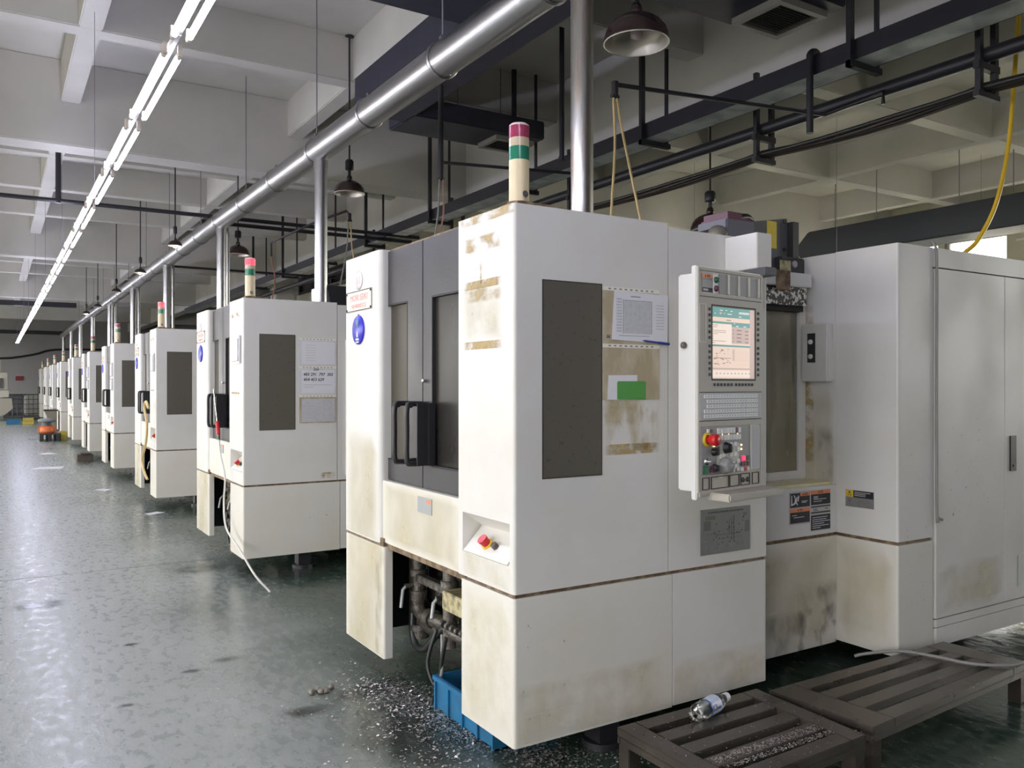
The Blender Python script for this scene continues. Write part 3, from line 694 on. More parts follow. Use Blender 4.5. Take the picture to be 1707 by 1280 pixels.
PROTO = make_machine()
make_pendant(PROTO, False)
make_underside(PROTO)
index_kids()
OFFS = [0, 4.25, 8.66, 13.12, 17.5, 21.9, 26.7, 31.1, 35.5, 40.0]
MLAB = ['nearest white machining center with lit control screen and rusty residue stripes on its tower',
 'second white machining center in the row, red beacon lit, three paper sleeves by its window',
 'third white machining center in the row, red beacon lit, yellow hose hanging at its doors',
 'fourth white machining center in the row with unlit beacon and paper pouch on its tower',
 'fifth white machining center in the row, a dark wood block lying before it',
 'sixth white machining center in the row, counted from the camera',
 'seventh white machining center, with a yellow bin under its tower',
 'eighth white machining center, just behind the dark hopper chute',
 'ninth white machining center, last but one before the grey end wall',
 'last and farthest white machining center, beside the caged tanks at the end wall']
MACH = []
for i,off in enumerate(OFFS):
    r_ = PROTO if i == 0 else copy_tree(PROTO)
    r_.location = (1.753, 2.807+off, 0); MACH.append(r_)
    tag(r_, MLAB[i], 'machine', 'row of machining centers')
index_kids()
def part_of(root, name): return [o for o in KIDS[root.name] if o.name.split('.')[0] == name]
# the nearest machine gets the full control panel
for nm in ('control_panel','pendant_arm','pendant_pivot'):
    for o in part_of(MACH[0], nm):
        for c in KIDS.get(o.name, []): bpy.data.objects.remove(c)
        bpy.data.objects.remove(o)
    index_kids()
make_pendant(MACH[0], True)
# lit beacons of the second and third machine
for k in (1,2):
    for o in part_of(MACH[k],'beacon'):
        for c in KIDS[o.name]:
            if c.name.startswith('red_lens'):
                c.data = c.data.copy(); c.data.materials[0] = M['lens_red_lit']; c['label'] = 'red lens, lit'

# ------------------------------------------------------------------ overhead: exhaust pipe, black duct, trays, pipes
DX, DZ, DR = 2.70, 3.90, .121
ex = tag(MB().cyl((DX,-4,DZ),(DX,44.5,DZ),DR,28).build('exhaust_pipe', M['galv']), 'long shiny galvanised exhaust pipe running above the row of machines', 'pipe')
DROPS = [3.63,7.875,12.07,16.42,20.8,25.3,30.0,34.5,38.9,43.4]
for i,y in enumerate(DROPS):
    st = M['galvstain'] if i < 1 else M['galv']
    b = MB().cyl((DX,y,2.31),(DX,y,DZ-.1),.062,20)
    d = b.build('drop_pipe', st, ex)
    MB().cyl((DX,y,DZ-.21),(DX,y,DZ-.10),.068,20).build('pipe_collar', M['galv'], d); MB().cyl((DX,y,2.30),(DX,y,2.33),.085,20).build('pipe_flange', M['galv'], d)
    if i in (2,3,4,5): MB().cyl((DX+.16,y+.3,2.3),(DX+.16,y+.3,DZ),.025,10).build('thin_drop_pipe', M['galv'], ex)
me_ = MB().lathe([(DR+.003,-.016),(DR+.012,-.010),(DR+.012,.010),(DR+.003,.016)],(0,0,0),28,0,(0,1,0)).cyl((0,0,DR),(0,0,DR+.04),.008,8)
me_.box(-.02,.02,-.02,.02,DR+.03,DR+.05)
proto = None
for k in range(24):
    y = 1.2+1.36*k
    if proto is None: proto = me_.build('pipe_clamp', M['galv'], ex); c = proto
    else: c = proto.copy(); C.objects.link(c)
    c.location = (DX,y,DZ)
for k in range(13):
    y = 2.56+2.72*k
    MB().cyl((DX,y,DZ+DR),(DX,y,SLAB),.006,6).build('hanger_rod', M['wire'], ex)

bd = empty('air_duct', (3.7,8.75,4.6)); tag(bd, 'black wrapped rectangular air duct hanging above the silver exhaust pipe', 'duct')
def at_parent(o, p): o.parent = p; o.matrix_parent_inverse = p.matrix_basis.inverted(); return o
PI_ = bd
def dp(mb, name, m, bev=0):
    o = mb.build(name, m, None, None, bev); o.parent = bd; o.location = (-3.7,-8.75,-4.6); return o
dp(MB().prism([(3.38,4.62),(3.44,4.6),(4.0,4.6),(4.0,5.0),(3.38,5.0)],'y',-6.5,8.75), 'main_duct', M['blackduct'], .02)
dp(MB().box(1.2,3.4,5.45,6.15,4.61,4.95), 'side_duct', M['blackduct'], .02)
for y0,y1,x1 in ((8.45,9.12,5.72),(4.22,4.95,5.75)):
    b = dp(MB().box(3.95,x1,y0,y1,4.60,4.82), 'side_duct', M['blackduct'], .015)
    g = MB().ring((x1-.62,x1-.08,y0+.12,y1-.10),(x1-.57,x1-.13,y0+.17,y1-.15),'z',4.545,4.60).build('vent_frame', M['grille'], b)
    sl = None
    n = 13
    for k in range(n):
        y = y0+.19+(y1-y0-.37)*k/(n-1)
        if sl is None: sl = MB().prism([(-.006,0),(.010,.014),(.012,.012),(-.004,-.002)],'x',-.22,.22).build('vent_slat', M['magplate'], b); c = sl
        else: c = sl.copy(); C.objects.link(c)
        c.location = (x1-.35,y,4.55)
    MB().box(x1-.57,x1-.13,y0+.17,y1-.15,4.585,4.60).build('vent_back', M['dark'], b)
for x,y in ((3.45,8.2),(3.95,6.9),(3.42,4.5),(3.95,2.2)):
    dp(MB().cyl((x,y,5.0),(x,y,SLAB),.008,6), 'hanger_rod', M['wire'])
for x in (4.7,5.3): dp(MB().cyl((x,8.8,4.82),(x,8.8,SLAB),.006,6), 'hanger_rod', M['wire'])

# cable tray: open channel seen from below
TX0, TX1, TZ = 5.50, 5.76, 4.05
tr = empty('cable_tray', (TX0,0,TZ)); tag(tr, 'dark-sided cable tray with shiny underside running the length of the hall', 'tray')
def child(mb, name, m, par, bev=0):
    o = mb.build(name, m, None, None, bev); o.parent = par; o.location = -Vector(par.location); return o
child(MB().box(TX0,TX1,-5,30,TZ,TZ+.006), 'tray_bottom', M['tray'], tr)
child(MB().box(TX0-.006,TX0-.001,-5,30,TZ-.002,TZ+.15), 'tray_side', M['blacksteel'], tr)
child(MB().box(TX1+.001,TX1+.006,-5,30,TZ-.002,TZ+.15), 'tray_side', M['blacksteel'], tr)
for y in (-1.2,1.4,3.98,6.35,8.75,11.1,13.6,16.0,18.5,21.0):
    h = MB().box(TX0-.06,TX0-.012,y-.02,y+.02,TZ-.06,SLAB).box(TX1+.012,TX1+.04,y-.015,y+.015,TZ-.06,SLAB).box(TX0-.06,TX1+.06,y-.025,y+.025,TZ-.06,TZ-.012)
    child(h, 'tray_hanger', M['blacksteel'], tr)
# black steel pipe and the cable bundle hung under it on the same brackets
PX = 6.06
pp = empty('black_pipe', (PX,0,3.96)); tag(pp, 'thick black pipe on square steel brackets beside the cable tray', 'pipe')
child(MB().cyl((PX,-5,3.97),(PX,30,3.97),.055,16), 'pipe_run', M['blacksteel'], pp)
for y in (.9,3.3,5.35,8.3,11.4,14.5,17.6):
    h = MB().box(PX-.10,PX-.055,y-.02,y+.02,3.69,4.48).box(PX+.10,PX+.145,y-.02,y+.02,3.69,4.48).box(PX-.12,PX+.16,y-.022,y+.022,3.86,3.912).box(PX-.12,PX+.16,y-.022,y+.022,3.66,3.70)
    child(h, 'pipe_bracket', M['blacksteel'], pp)
cbn = empty('cable_bundle', (PX,0,3.72)); tag(cbn, 'bundle of brown and black cables sagging between brackets below the black pipe', 'cable')
for k,(dx,dz,r,m_) in enumerate(((-.05,.02,.018,'hose'),(-.01,.02,.016,'cablebrown'),(.03,.022,.02,'hose'),(.07,.018,.015,'cablebrown'),(.0,.05,.017,'hose'),(.05,.052,.016,'rust'))):
    pts = []
    for a,b in zip((-4,.9,3.3,5.35,8.3,11.4,14.5),(.9,3.3,5.35,8.3,11.4,14.5,17.6)):
        for q in range(6):
            t = q/6; pts.append((PX+dx+.01*math.sin(3*k+7*t), a+(b-a)*t, 3.71+dz-(.02+.008*k)*4*t*(1-t)+.035*math.sin(math.pi*t*2+k)*(t*(1-t))))
    child(MB().tube(pts,r,8), 'cable', M[m_], cbn)
tag(MB().tube(smooth_path([(5.60,4.36,4.10),(5.60,4.36,4.18),(5.57,4.35,4.22),(5.51,4.34,4.235),(5.455,4.333,4.20),(5.45,4.333,4.12),(5.45,4.333,3.58)],6),.028,10).build('bent_pipe', M['blacksteel']), 'short black pipe bent over the tray edge and down to the cable bundle', 'pipe')
# air drops: black branch pipes with a pair of hoses each
def air_drop(label, pts, r=.017):
    o = empty('air_branch_pipe', pts[0]); tag(o, label, 'pipe', 'branch air pipes')
    child(MB().tube(pts, r, 8), 'branch_pipe', M['blacksteel'], o)
    p = Vector(pts[0])
    child(MB().cyl(p-Vector((0,0,.09)), p+Vector((0,0,.02)), r*1.5, 10).cyl(p-Vector((.03,0,.085)),p-Vector((-.03,0,.085)),r,8), 'air_outlet', M['blacksteel'], o)
    return o
air_drop('thin black air pipe branching off the tray above the nearest machine', [(3.79,4.70,3.76),(6.0,4.624,3.90),(6.0,4.07,3.93),(6.0,4.07,3.83)])
air_drop('black air pipe with a long drop, hung below the black duct', [(3.80,7.47,3.75),(3.80,7.47,3.83),(5.5,7.31,3.90)])
tag(MB().cyl((3.80,7.47,3.70),(3.80,7.47,4.60),.028,10).build('hanging_post', M['blacksteel']), 'short black post hanging from the duct, holding the air outlet', 'post')
air_drop('distant black air pipe that dips towards the second machine', [(4.345,11.43,4.05),(4.3,11.43,4.1),(3.88,11.71,3.92),(3.66,13.0,3.82),(3.66,13.0,3.6)])
def hose(name, pts, r, m_, label, grp=None, cat='hose'):
    return tag(MB().tube(smooth_path(pts,8), r, 8).build(name, M[m_]), label, cat, grp)
hose('air_hose',[(3.775,4.70,3.68),(3.765,4.67,3.3),(3.70,4.63,2.8),(3.66,4.6,2.33)],.009,'airhose','pale yellow air hose hanging straight down behind the nearest beacon machine roof')
hose('air_hose',[(3.805,4.70,3.68),(3.83,4.66,3.4),(3.88,4.58,2.95),(3.98,4.5,2.33)],.009,'airhose','pale yellow air hose slanting right, the other of the nearest pair')
hose('air_hose',[(3.78,7.46,3.66),(3.78,7.5,3.3),(3.76,7.6,2.9),(3.74,7.7,2.3)],.009,'cable','grey air hose hanging from the black post behind the dark doors')
hose('air_hose',[(3.82,7.46,3.66),(3.85,7.52,3.3),(3.80,7.6,2.95),(3.76,7.7,2.3)],.009,'redhose','reddish air hose hanging from the black post behind the dark doors')
hose('air_hose',[(4.33,11.43,4.0),(4.30,11.45,3.5),(4.2,11.5,2.9),(4.15,11.55,2.3)],.010,'cable','grey air hose hanging beyond the second drop pipe')
hose('air_hose',[(4.36,11.43,4.0),(4.38,11.4,3.5),(4.5,11.3,2.9),(4.55,11.2,2.3)],.010,'airhose','tan air hose hanging beyond the second drop pipe')
hose('air_hose',[(3.66,13.0,3.6),(3.66,12.8,3.2),(3.55,12.6,2.8),(3.5,12.5,2.35)],.010,'redhose','reddish air hose beside the lit beacon of the second machine')
hose('yellow_hose',[(6.62,3.31,5.3),(6.585,3.327,4.51),(6.547,3.35,3.875),(6.508,3.374,3.376),(6.431,3.422,2.967),(6.316,3.494,2.695),(6.219,3.554,2.582),(6.1,3.6,2.4)],.016,'yellowhose','bright yellow hose hanging from the ceiling behind the electrical cabinet')
rd = tag(MB().cyl((4.9,6.93,3.9),(4.9,6.93,SLAB),.026,10).box(4.82,4.98,6.85,7.01,SLAB-.02,SLAB).cyl((4.9,6.93,3.88),(4.9,6.93,3.92),.034,10).build('hanging_rod', M['blacksteel']), 'black rod hanging free from the ceiling left of the stained drop pipe', 'rod')
fp = empty('fire_pipe', (0,12.6,4.05)); tag(fp, 'thin dark pipe crossing the aisle under the concrete beam', 'pipe')
child(MB().cyl((WX0,12.6,4.05),(6.0,12.6,4.05),.03,10).cyl((.72,12.6,4.02),(.72,12.6,5.5),.035,10), 'pipe_run', M['blacksteel'], fp)
tag(MB().cyl((2.6,12.9,4.02),(6.0,12.9,4.02),.03,8).build('cross_pipe', M['blacksteel']), 'black pipe crossing behind the second drop pipe', 'pipe')
tag(MB().cyl((2.9,16.9,3.86),(6.6,16.9,3.86),.022,8).build('cross_pipe', M['blacksteel']), 'thin black pipe crossing above the second machine roof', 'pipe')
# far crossing trays near the end wall
tag(MB().box(WX0,3.2,46.9,47.1,4.08,4.26).build('cross_tray', M['blacksteel'], None, None, .01), 'dark cable tray crossing the hall just before the end wall', 'tray')
tag(MB().box(WX0,2.4,32.3,32.42,4.25,4.42).build('cross_tray', M['blacksteel'], None, None, .01), 'dark cable tray crossing the hall under a far beam', 'tray')
tag(MB().tube(smooth_path([(-3,49.9,2.9),(.236,49.9,2.96),(1.03,49.9,3.04),(1.83,49.9,3.21),(2.7,49.9,3.45),(5,49.9,3.5)],6),.05,8).build('wall_cable', M['hose']), 'thick dark cable sagging along the grey end wall', 'cable')
# blue-black duct on the right, ending in a slope
tag(MB().prism([(-6,3.84),(9.9,3.84),(10.05,4.02),(9.75,4.30),(-6,4.30)],'x',12.2,12.85).build('blue_duct', M['blueduct'], None, None, .02), 'dark blue-black boxed duct running before the right-hand windows', 'duct')
for k,y in enumerate((9.4,8.6,7.2,6.4)):
    tag(MB().cyl((12.5,y,4.3),(12.5,y,SLAB),.008,6).build('duct_hanger', M['wire']), ('thin wire nearest the sloped end of the dark blue duct','second thin wire from the sloped end of the dark blue duct','third thin wire from the sloped end of the dark blue duct','thin wire over the dark blue duct, nearest the right edge')[k], 'wire', 'wires above the dark blue duct')
# dark-framed window high in the far side
dw = empty('framed_window', (7.0,20.7,4.0)); tag(dw, 'dark-framed strip window high up beyond the second drop pipe', 'window')
child(MB().ring((18.2,22.2,4.02,4.47),(18.28,22.12,4.08,4.42),'x',6.98,7.06).box(6.98,7.06,20.9,20.98,4.08,4.42).box(6.98,7.06,19.6,19.68,4.08,4.42), 'frame', M['blacksteel'], dw)
child(MB().box(7.03,7.035,18.28,22.12,4.08,4.42), 'pane', M['doorglass2'], dw)
struct(MB().box(7.0,7.15,13,22.4,0,4.02).build('wall_partition', M['wallcream']))

# ------------------------------------------------------------------ lamps
LX, LZ = .775, 3.30
def make_fixture():
    r = empty('fluorescent_lamp', (0,0,0))
    MB().box(-.012,.012,-.66,.66,.035,.07).build('batten', M['batten'], r)
    for s in (-1,1):
        x = s*.036
        MB().cyl((x,-.575,0),(x,.575,0),.0155,10).build('tube', M['tube'], r)
        
        for q in (-1,1): MB().cyl((x,q*.61,0),(x,q*.575,0),.016,10).box(x-.01,x+.01,q*.6125-.0125,q*.6125+.0125,-.012,.05).build('tube_cap', M['tubecap'], r)
    MB().cyl((0,.4,.05),(0,.4,SLAB-LZ),.0028,5).build('wire', M['wire'], r)
    MB().box(-.012,.012,.66,.79,.03,.045).build('joint_strip', M['batten'], r)
    return r
FIX = make_fixture(); index_kids()
nfix = 26
ordn = ['first','second','third','fourth','fifth','sixth','seventh','eighth','ninth','tenth','eleventh','twelfth','thirteenth','fourteenth','fifteenth','sixteenth','seventeenth','eighteenth','nineteenth','twentieth','twenty-first','twenty-second','twenty-third','twenty-fourth','twenty-fifth']
for k in range(nfix):
    f = FIX if k == 0 else copy_tree(FIX)
    f.location = (LX, 2.26-.0+1.45*(k+.0)+.0, LZ)
    f.location.y = 3.715-1.45+1.45*k-.0
    if k % 3 != 1:
        for o in [o for o in f.children if o.name.startswith('wire')]:
            if k == 0: o.location.x = .0
            else: bpy.data.objects.remove(o)
    lab = 'bright twin-tube lamp, nearest of the row, cut by the top edge' if k <= 1 else 'bright twin-tube lamp, %s from the near end of the ceiling row' % ordn[k-1] if k < nfix-1 else 'bright twin-tube lamp at the far end of the row, lowest in the picture'
    if k == 0: lab = 'bright twin-tube lamp above the camera, before the visible row'
    tag(f, lab, 'lamp', 'row of twin-tube lamps over the aisle')
# the row goes on behind the camera, and two more rows hang over the right-hand bay behind the black duct
for k in range(5):
    f = copy_tree(FIX); f.location = (LX, FIX.location.y-1.45*(k+1), LZ)
    tag(f, 'twin-tube lamp of the aisle row behind the camera, %s back' % ordn[k], 'lamp', 'row of twin-tube lamps over the aisle')
wtube = mat('warm_fluorescent_tube', (.9,.9,.9), .4, emit=(1,.93,.74), estr=52)
wp = None
for x,nm in ((10.4,'nearer'),(14.2,'farther')):
    for k in range(6):
        f = copy_tree(FIX if wp is None else wp); f.location = (x, 1.6+2.9*k, LZ)
        if wp is None:
            wp = f
            for c in f.children:
                if c.name.split('.')[0] == 'tube': c.data = c.data.copy(); c.data.materials[0] = wtube
            index_kids()
        tag(f, 'warm twin-tube lamp of the %s right-hand row, %s along' % (nm, ordn[k]), 'lamp', 'rows of warm lamps over the right bay')
def make_dome(D, rod):
    r = empty('dome_lamp', (0,0,0)); q = D/2
    pr = [(q,0),(q*1.01,.012*D/.4)]+[(q*math.cos(R(a))*1.0, q*.10+q*.80*math.sin(R(a))) for a in (10,25,40,55,70,80)]+[(q*.2,q*.92),(q*.2,q*1.0)]
    MB().lathe(pr,(0,0,0),32).lathe([(q*.2,q*1.0),(q*.17,q*1.12),(q*.14,q*1.2),(0,q*1.22)],(0,0,0),20).build('lamp_shade', M['lampshade'], r)
    MB().lathe([(q*.985,.002)]+[(q*.96*math.cos(R(a)), q*.09+q*.76*math.sin(R(a))) for a in (10,25,40,55,70,85)],(0,0,0),32).build('reflector', M['lampin'], r)
    MB().lathe([(q*1.0,-.004),(q*1.025,.0),(q*1.0,.006),(q*.975,.0),(q*1.0,-.004)],(0,0,0),32).build('shade_rim', M['lampin'], r)
    MB().cyl((0,0,q*1.2),(0,0,q*1.2+.06),q*.10,10).lathe([(0,q*1.2+.06),(q*.26,q*1.2+.065),(q*.28,q*1.2+.08),(q*.28,q*1.2+.16),(q*.2,q*1.2+.18),(0,q*1.2+.185)],(0,0,0),16).build('ballast_box', M['blacksteel'], r)
    MB().cyl((0,0,q*1.2+.17),(0,0,rod),.010,8).cyl((0,0,rod-.02),(0,0,rod),.05,12).build('stem', M['blacksteel'], r)
    MB().lathe([(0,q*.12),(q*.16,q*.17),(q*.2,q*.3),(q*.15,q*.5),(q*.12,q*.75)],(0,0,0),14).build('lamp_bulb', M['clear'], r)
    return r
for loc,D,lab in (((3.37,3.97,3.71),.40,'large brown dome lamp nearest the camera, unlit, by the stained pipe'),
                  ((3.37,8.87,3.735),.335,'dark dome lamp hanging before the black duct branch, unlit'),
                  ((3.36,13.85,3.71),.36,'dark dome lamp above the second machine beacon, unlit')):
    r_ = make_dome(D, SLAB-loc[2]); r_.location = loc; tag(r_, lab, 'lamp', 'dome lamps along the exhaust pipe')
r_ = make_dome(.42, SLAB-3.3); r_.location = (6.6,6.55,3.27); tag(r_, 'dark dome lamp half hidden behind the nearest machine roof', 'lamp')
for (y,z,lit),lab in zip(((13.39,3.70,1),(16.93,3.695,1),(20.55,3.68,0),(24.5,3.66,0),(27.73,3.71,1)),
    ('small dome lamp left of the exhaust pipe, nearest of the small ones','small dome lamp, second of those left of the exhaust pipe','small dome lamp, third of those left of the exhaust pipe','small unlit dome lamp just before the farthest lit one','small dome lamp with a bright bulb, farthest along the pipe')):
    r_ = make_dome(.20, SLAB-z); r_.location = (2.32,y,z); tag(r_, lab, 'lamp', 'small dome lamps left of the exhaust pipe')
    if lit: MB().lathe([(0,-.03),(.03,-.02),(.04,.01),(.03,.04),(0,.05)],(0,0,0),12).build('glowing_bulb', M['bulb'], r_)

# ------------------------------------------------------------------ residue, labels and papers on the machines
m0 = MACH[0]
Xf = -.0012
stain('rust_stain', M['st_rust'], 'x', Xf, .10,.41, 2.165,2.235, m0)
stain('rust_stain', M['st_rust'], 'x', Xf, .255,.275, 2.03,2.12, m0, fade=(1,1,0,1))
stain('rust_stain', M['st_rustline'], 'x', Xf, .09,.415, 2.01,2.045, m0, fade=(1,1,0,0))
stain('rust_stain', M['st_rust'], 'x', Xf-.0003, .09,.415, 1.95,2.02, m0)
stain('dried_residue', M['st_yellow'], 'x', Xf-.0005, .08,.43, 1.78,2.03, m0)
stain('rust_stain', M['st_rustline'], 'x', Xf, .085,.42, 1.752,1.785, m0, fade=(1,1,0,0))
stain('rust_stain', M['st_rust'], 'x', Xf, -.0,.466, 2.285,2.326, m0, fade=(0,1,1,0))
stain('dried_residue', M['st_yellow'], 'x', Xf, .02,.45, .765,.88, m0)
stain('dried_residue', M['st_yellow'], 'x', Xf, .01,.43, .16,.74, m0, n=5)
stain('dried_residue', M['st_beige'], 'x', Xf, 1.37,1.855, .76,1.35, m0, n=5, fade=(1,1,0,1))
stain('dried_residue', M['st_beige'], 'x', Xf, 1.31,1.85, .15,.735, m0, n=8, fade=(1,1,0,0))
stain('black_grime', M['st_grime'], 'x', Xf-.0002, 1.305,1.42, .15,.735, m0, n=6, fade=(0,1,0,0))
stain('dried_residue', M['st_beige'], 'x', .017, .47,1.36, .76,1.085, m0, n=8)
Yf = -.0012
stain('dried_glue', M['st_glue'], 'y', Yf, .445,.77, 1.30,1.53, m0, n=8)
stain('dried_glue', M['st_glue'], 'y', Yf-.0004, .445,.76, 1.42,1.535, m0, n=6, fade=(0,1,1,0))
stain('rust_stain', M['st_rustline'], 'y', Yf, .452,.765, 1.30,1.345, m0, fade=(1,1,0,0))
stain('scuff_marks', M['st_scuff'], 'y', Yf, .01,.30, .16,.70, m0, n=5)
stain('dried_residue', M['st_yellow'], 'y', Yf, .02,.80, .16,.40, m0, n=6, fade=(0,1,0,1))
stain('dried_residue', M['st_yellow'], 'y', Yf, .85,1.44, .16,.36, m0, n=6, fade=(0,0,0,1))
stain('black_grime', M['st_grime'], 'y', .2665, 1.47,2.34, .13,.36, m0, n=8, fade=(1,0,0,1))
stain('black_grime', M['st_grime'], 'y', .2660, 2.0,2.343, .13,.50, m0, n=8, fade=(1,0,0,1))
stain('dried_residue', M['st_beige'], 'y', .2668, 1.47,2.343, .13,.735, m0, n=6)
stain('dried_residue', M['st_beige'], 'x', 2.3465, -.1,.27, .145,.73, m0, n=5)
stain('dried_residue', M['st_beige'], 'x', 2.3462, .28,.50, 1.04,1.60, m0, n=5, fade=(1,0,0,1))
stain('black_grime', M['st_grime'], 'x', 2.3458, .28,.40, 1.04,1.36, m0, n=5, fade=(1,1,0,1))
stain('rust_stain', M['st_rust'], 'x', 2.346, .42,.50, 1.05,2.1, m0, n=6)
stain('scuff_marks', M['st_scuff'], 'y', -.1145, 2.75,3.35, .75,1.45, m0, n=6)
stain('scuff_marks', M['st_scuff'], 'y', -.1145, 2.36,2.66, .16,1.5, m0, n=5)
stain('dried_residue', M['st_yellow'], 'y', -.1140, 2.70,3.40, .31,.60, m0, n=5)
for k in (1,2):
    stain('rust_stain', M['st_rust'], 'x', Xf, .10,.40, 2.175,2.215, MACH[k])
    stain('rust_stain', M['st_rustline'], 'x', Xf, .09,.41, 1.52,1.54, MACH[k])
    stain('dried_residue', M['st_beige'], 'x', Xf, 1.31,1.85, .15,.735, MACH[k], n=8, fade=(1,1,0,0))
stain('rust_stain', M['st_rust'], 'y', Yf, .66,.80, .78,.84, MACH[1])
stain('scuff_marks', M['st_scuff'], 'y', Yf, .55,.75, .36,.60, MACH[1])

# plastic sleeves beside the side window of the nearest machine
def sleeve(root, z0, z1, m_, x0=.442, x1=.760, y=-.0035):
    s = MB().box(x0,x1,y,-.001,z0,z1-.012).build('document_sleeve', M[m_], root, bevel=.001)
    h = MB().box(x0,x1,y-.0008,-.001,z1-.012,z1+.004)
    for k in range(9): h.box(x0+.03+(x1-x0-.05)*k/9,x0+.043+(x1-x0-.05)*k/9,y-.0012,y-.0008,z1-.007,z1-.001,1)
    h.build('binding_strip', [M['strip'],M['inkmid']], s)
    return s
s1 = sleeve(m0,1.776,2.016,'sleeve'); s2 = sleeve(m0,1.535,1.772,'sleeve')
text('56', .020, (.470,-.0042,1.806), ROT_Y, M['ink'], 'handwriting', s1, shear=.3)
def sheet(name, pts, y, t, m_, label, cat, extra=None):
    # thin sheet standing in front of a face: pts (x,z) corners in world x,z at y
    mb = MB().prism(pts,'y',y-t,y); mats = [M[m_]]
    if extra: extra(mb); mats += [M['papergrey'],M['inkmid']]
    return tag(mb.build(name, mats), label, cat)
def print_grid(mb):
    mb.box(2.303,2.463,2.7986,2.799,1.822,1.965,1)
    for k in range(12): mb.box(2.266,2.296,2.7986,2.799,1.828+.0125*k,1.836+.0125*k,1)
    mb.box(2.30,2.465,2.7985,2.799,1.965,1.967,2).box(2.463,2.465,2.7985,2.799,1.822,1.965,2).box(2.302,2.304,2.7985,2.799,1.822,1.965,2).box(2.28,2.45,2.7985,2.799,1.812,1.814,2)
    mb.box(2.345,2.40,2.7985,2.799,1.981,1.985,2)
    for k in range(9): mb.box(2.49,2.535,2.7986,2.799,1.845+.013*k,1.849+.013*k,1)
sheet('document_sheet', [(2.241,1.794),(2.40,1.788),(2.557,1.783),(2.561,1.999),(2.254,2.004)], 2.8005, .0012, 'paper', 'white printed sheet stuck over the top yellowed sleeve by the smoked window', 'paper', print_grid)
sheet('paper_slip', [(2.219,1.5365),(2.384,1.5365),(2.384,1.643),(2.225,1.641)], 2.8030, .001, 'paper', 'small plain white slip behind the green card in the second sleeve', 'paper')
sheet('green_card', rc(2.271,2.430,1.5375,1.616,.008,corners=('c','d')), 2.8010, .0014, 'greencard', 'bright green card in the second yellowed sleeve of the nearest machine', 'card')
pn = MB().cyl((2.425,2.796,1.793),(2.555,2.796,1.783),.0045,10).cyl((2.425,2.796,1.793),(2.410,2.796,1.7942),.0045,10,.001).cyl((2.505,2.796,1.7868),(2.563,2.796,1.7824),.0062,10)
tag(pn.build('pen', M['pen']), 'blue ballpoint pen lying along the lower edge of the printed sheet', 'pen')
# etched plate, warning labels
pl = MB().box(1.011,1.337,-.004,0,.811,1.022).build('valve_plan_plate', M['silver'], m0)
q = MB(); rr = random.Random(11)
q.box(1.04,1.105,-.0045,-.004,.972,.990,1)
for k in range(9): q.box(1.03,1.075,-.0045,-.004,.925+.005*k,.927+.005*k)
for k in range(9): q.box(1.30,1.33,-.0045,-.004,.90+.006*k,.902+.006*k)
q.box(1.21,1.212,-.0045,-.004,.865,.975).box(1.225,1.228,-.0045,-.004,.86,.985).box(1.195,1.197,-.0045,-.004,.90,.965)
q.box(1.10,1.27,-.0045,-.004,.897,.8985).box(1.13,1.28,-.0045,-.004,.878,.879).box(1.05,1.13,-.0045,-.004,.905,.906)
for k in range(26):
    u,v = rr.uniform(1.09,1.29),rr.uniform(.85,.97); q.box(u,u+.006,-.0045,-.004,v,v+.005)
for x,z in ((1.04,.83),(1.10,.83),(1.17,.835),(1.24,.84),(1.27,.84),(1.03,.87),(1.29,.975)): q.box(x,x+.022,-.0045,-.004,z,z+.016,2)
q.build('plan_print', [M['ink'],M['hopper'],M['inkmid']], pl)
text('SOLENOIDS & SOLENOID VALVES POSITION', .0118, (1.174,-.0042,1.005), ROT_Y, M['ink'], 'plate_lettering', pl)
def lab(name, parent): return MB()
w = MB().box(1.941,2.288,.265,.268,.83,1.011).box(2.115,2.288,.265,.268,.781,.83).build('warning_label', M['greyprint'], m0)
q = MB(); yy = (.2635,.265)
q.box(1.947,2.108,*yy,.925,1.003,0).box(2.028,2.108,.263,.265,.985,1.003,1).box(1.947,2.108,*yy,.898,.918,1).box(1.947,2.108,*yy,.838,.898,0)
q.box(2.12,2.284,*yy,.988,1.007,1).box(2.12,2.284,*yy,.928,.987,0).box(2.12,2.284,*yy,.913,.920,0).box(2.12,2.284,*yy,.880,.888,0).box(2.12,2.284,*yy,.786,.870,0)
y2 = (.2628,.2635)
for u0,u1,z in ((2.14,2.18,.972),(2.14,2.175,.965),(2.14,2.25,.957),(2.14,2.21,.945),(2.04,2.09,.955),(2.04,2.08,.948),(1.96,2.0,.88),(1.975,2.06,.868),(2.13,2.26,.855),(2.13,2.25,.843),(2.13,2.28,.832),(2.13,2.23,.820),(2.13,2.27,.808),(2.13,2.2,.797)): q.box(u0,u1,*y2,z,z+.003,2)
q.box(2.14,2.17,*yy,.902,.905,3).box(2.14,2.18,*yy,.894,.897,3).box(2.24,2.265,*yy,.9,.904,3)
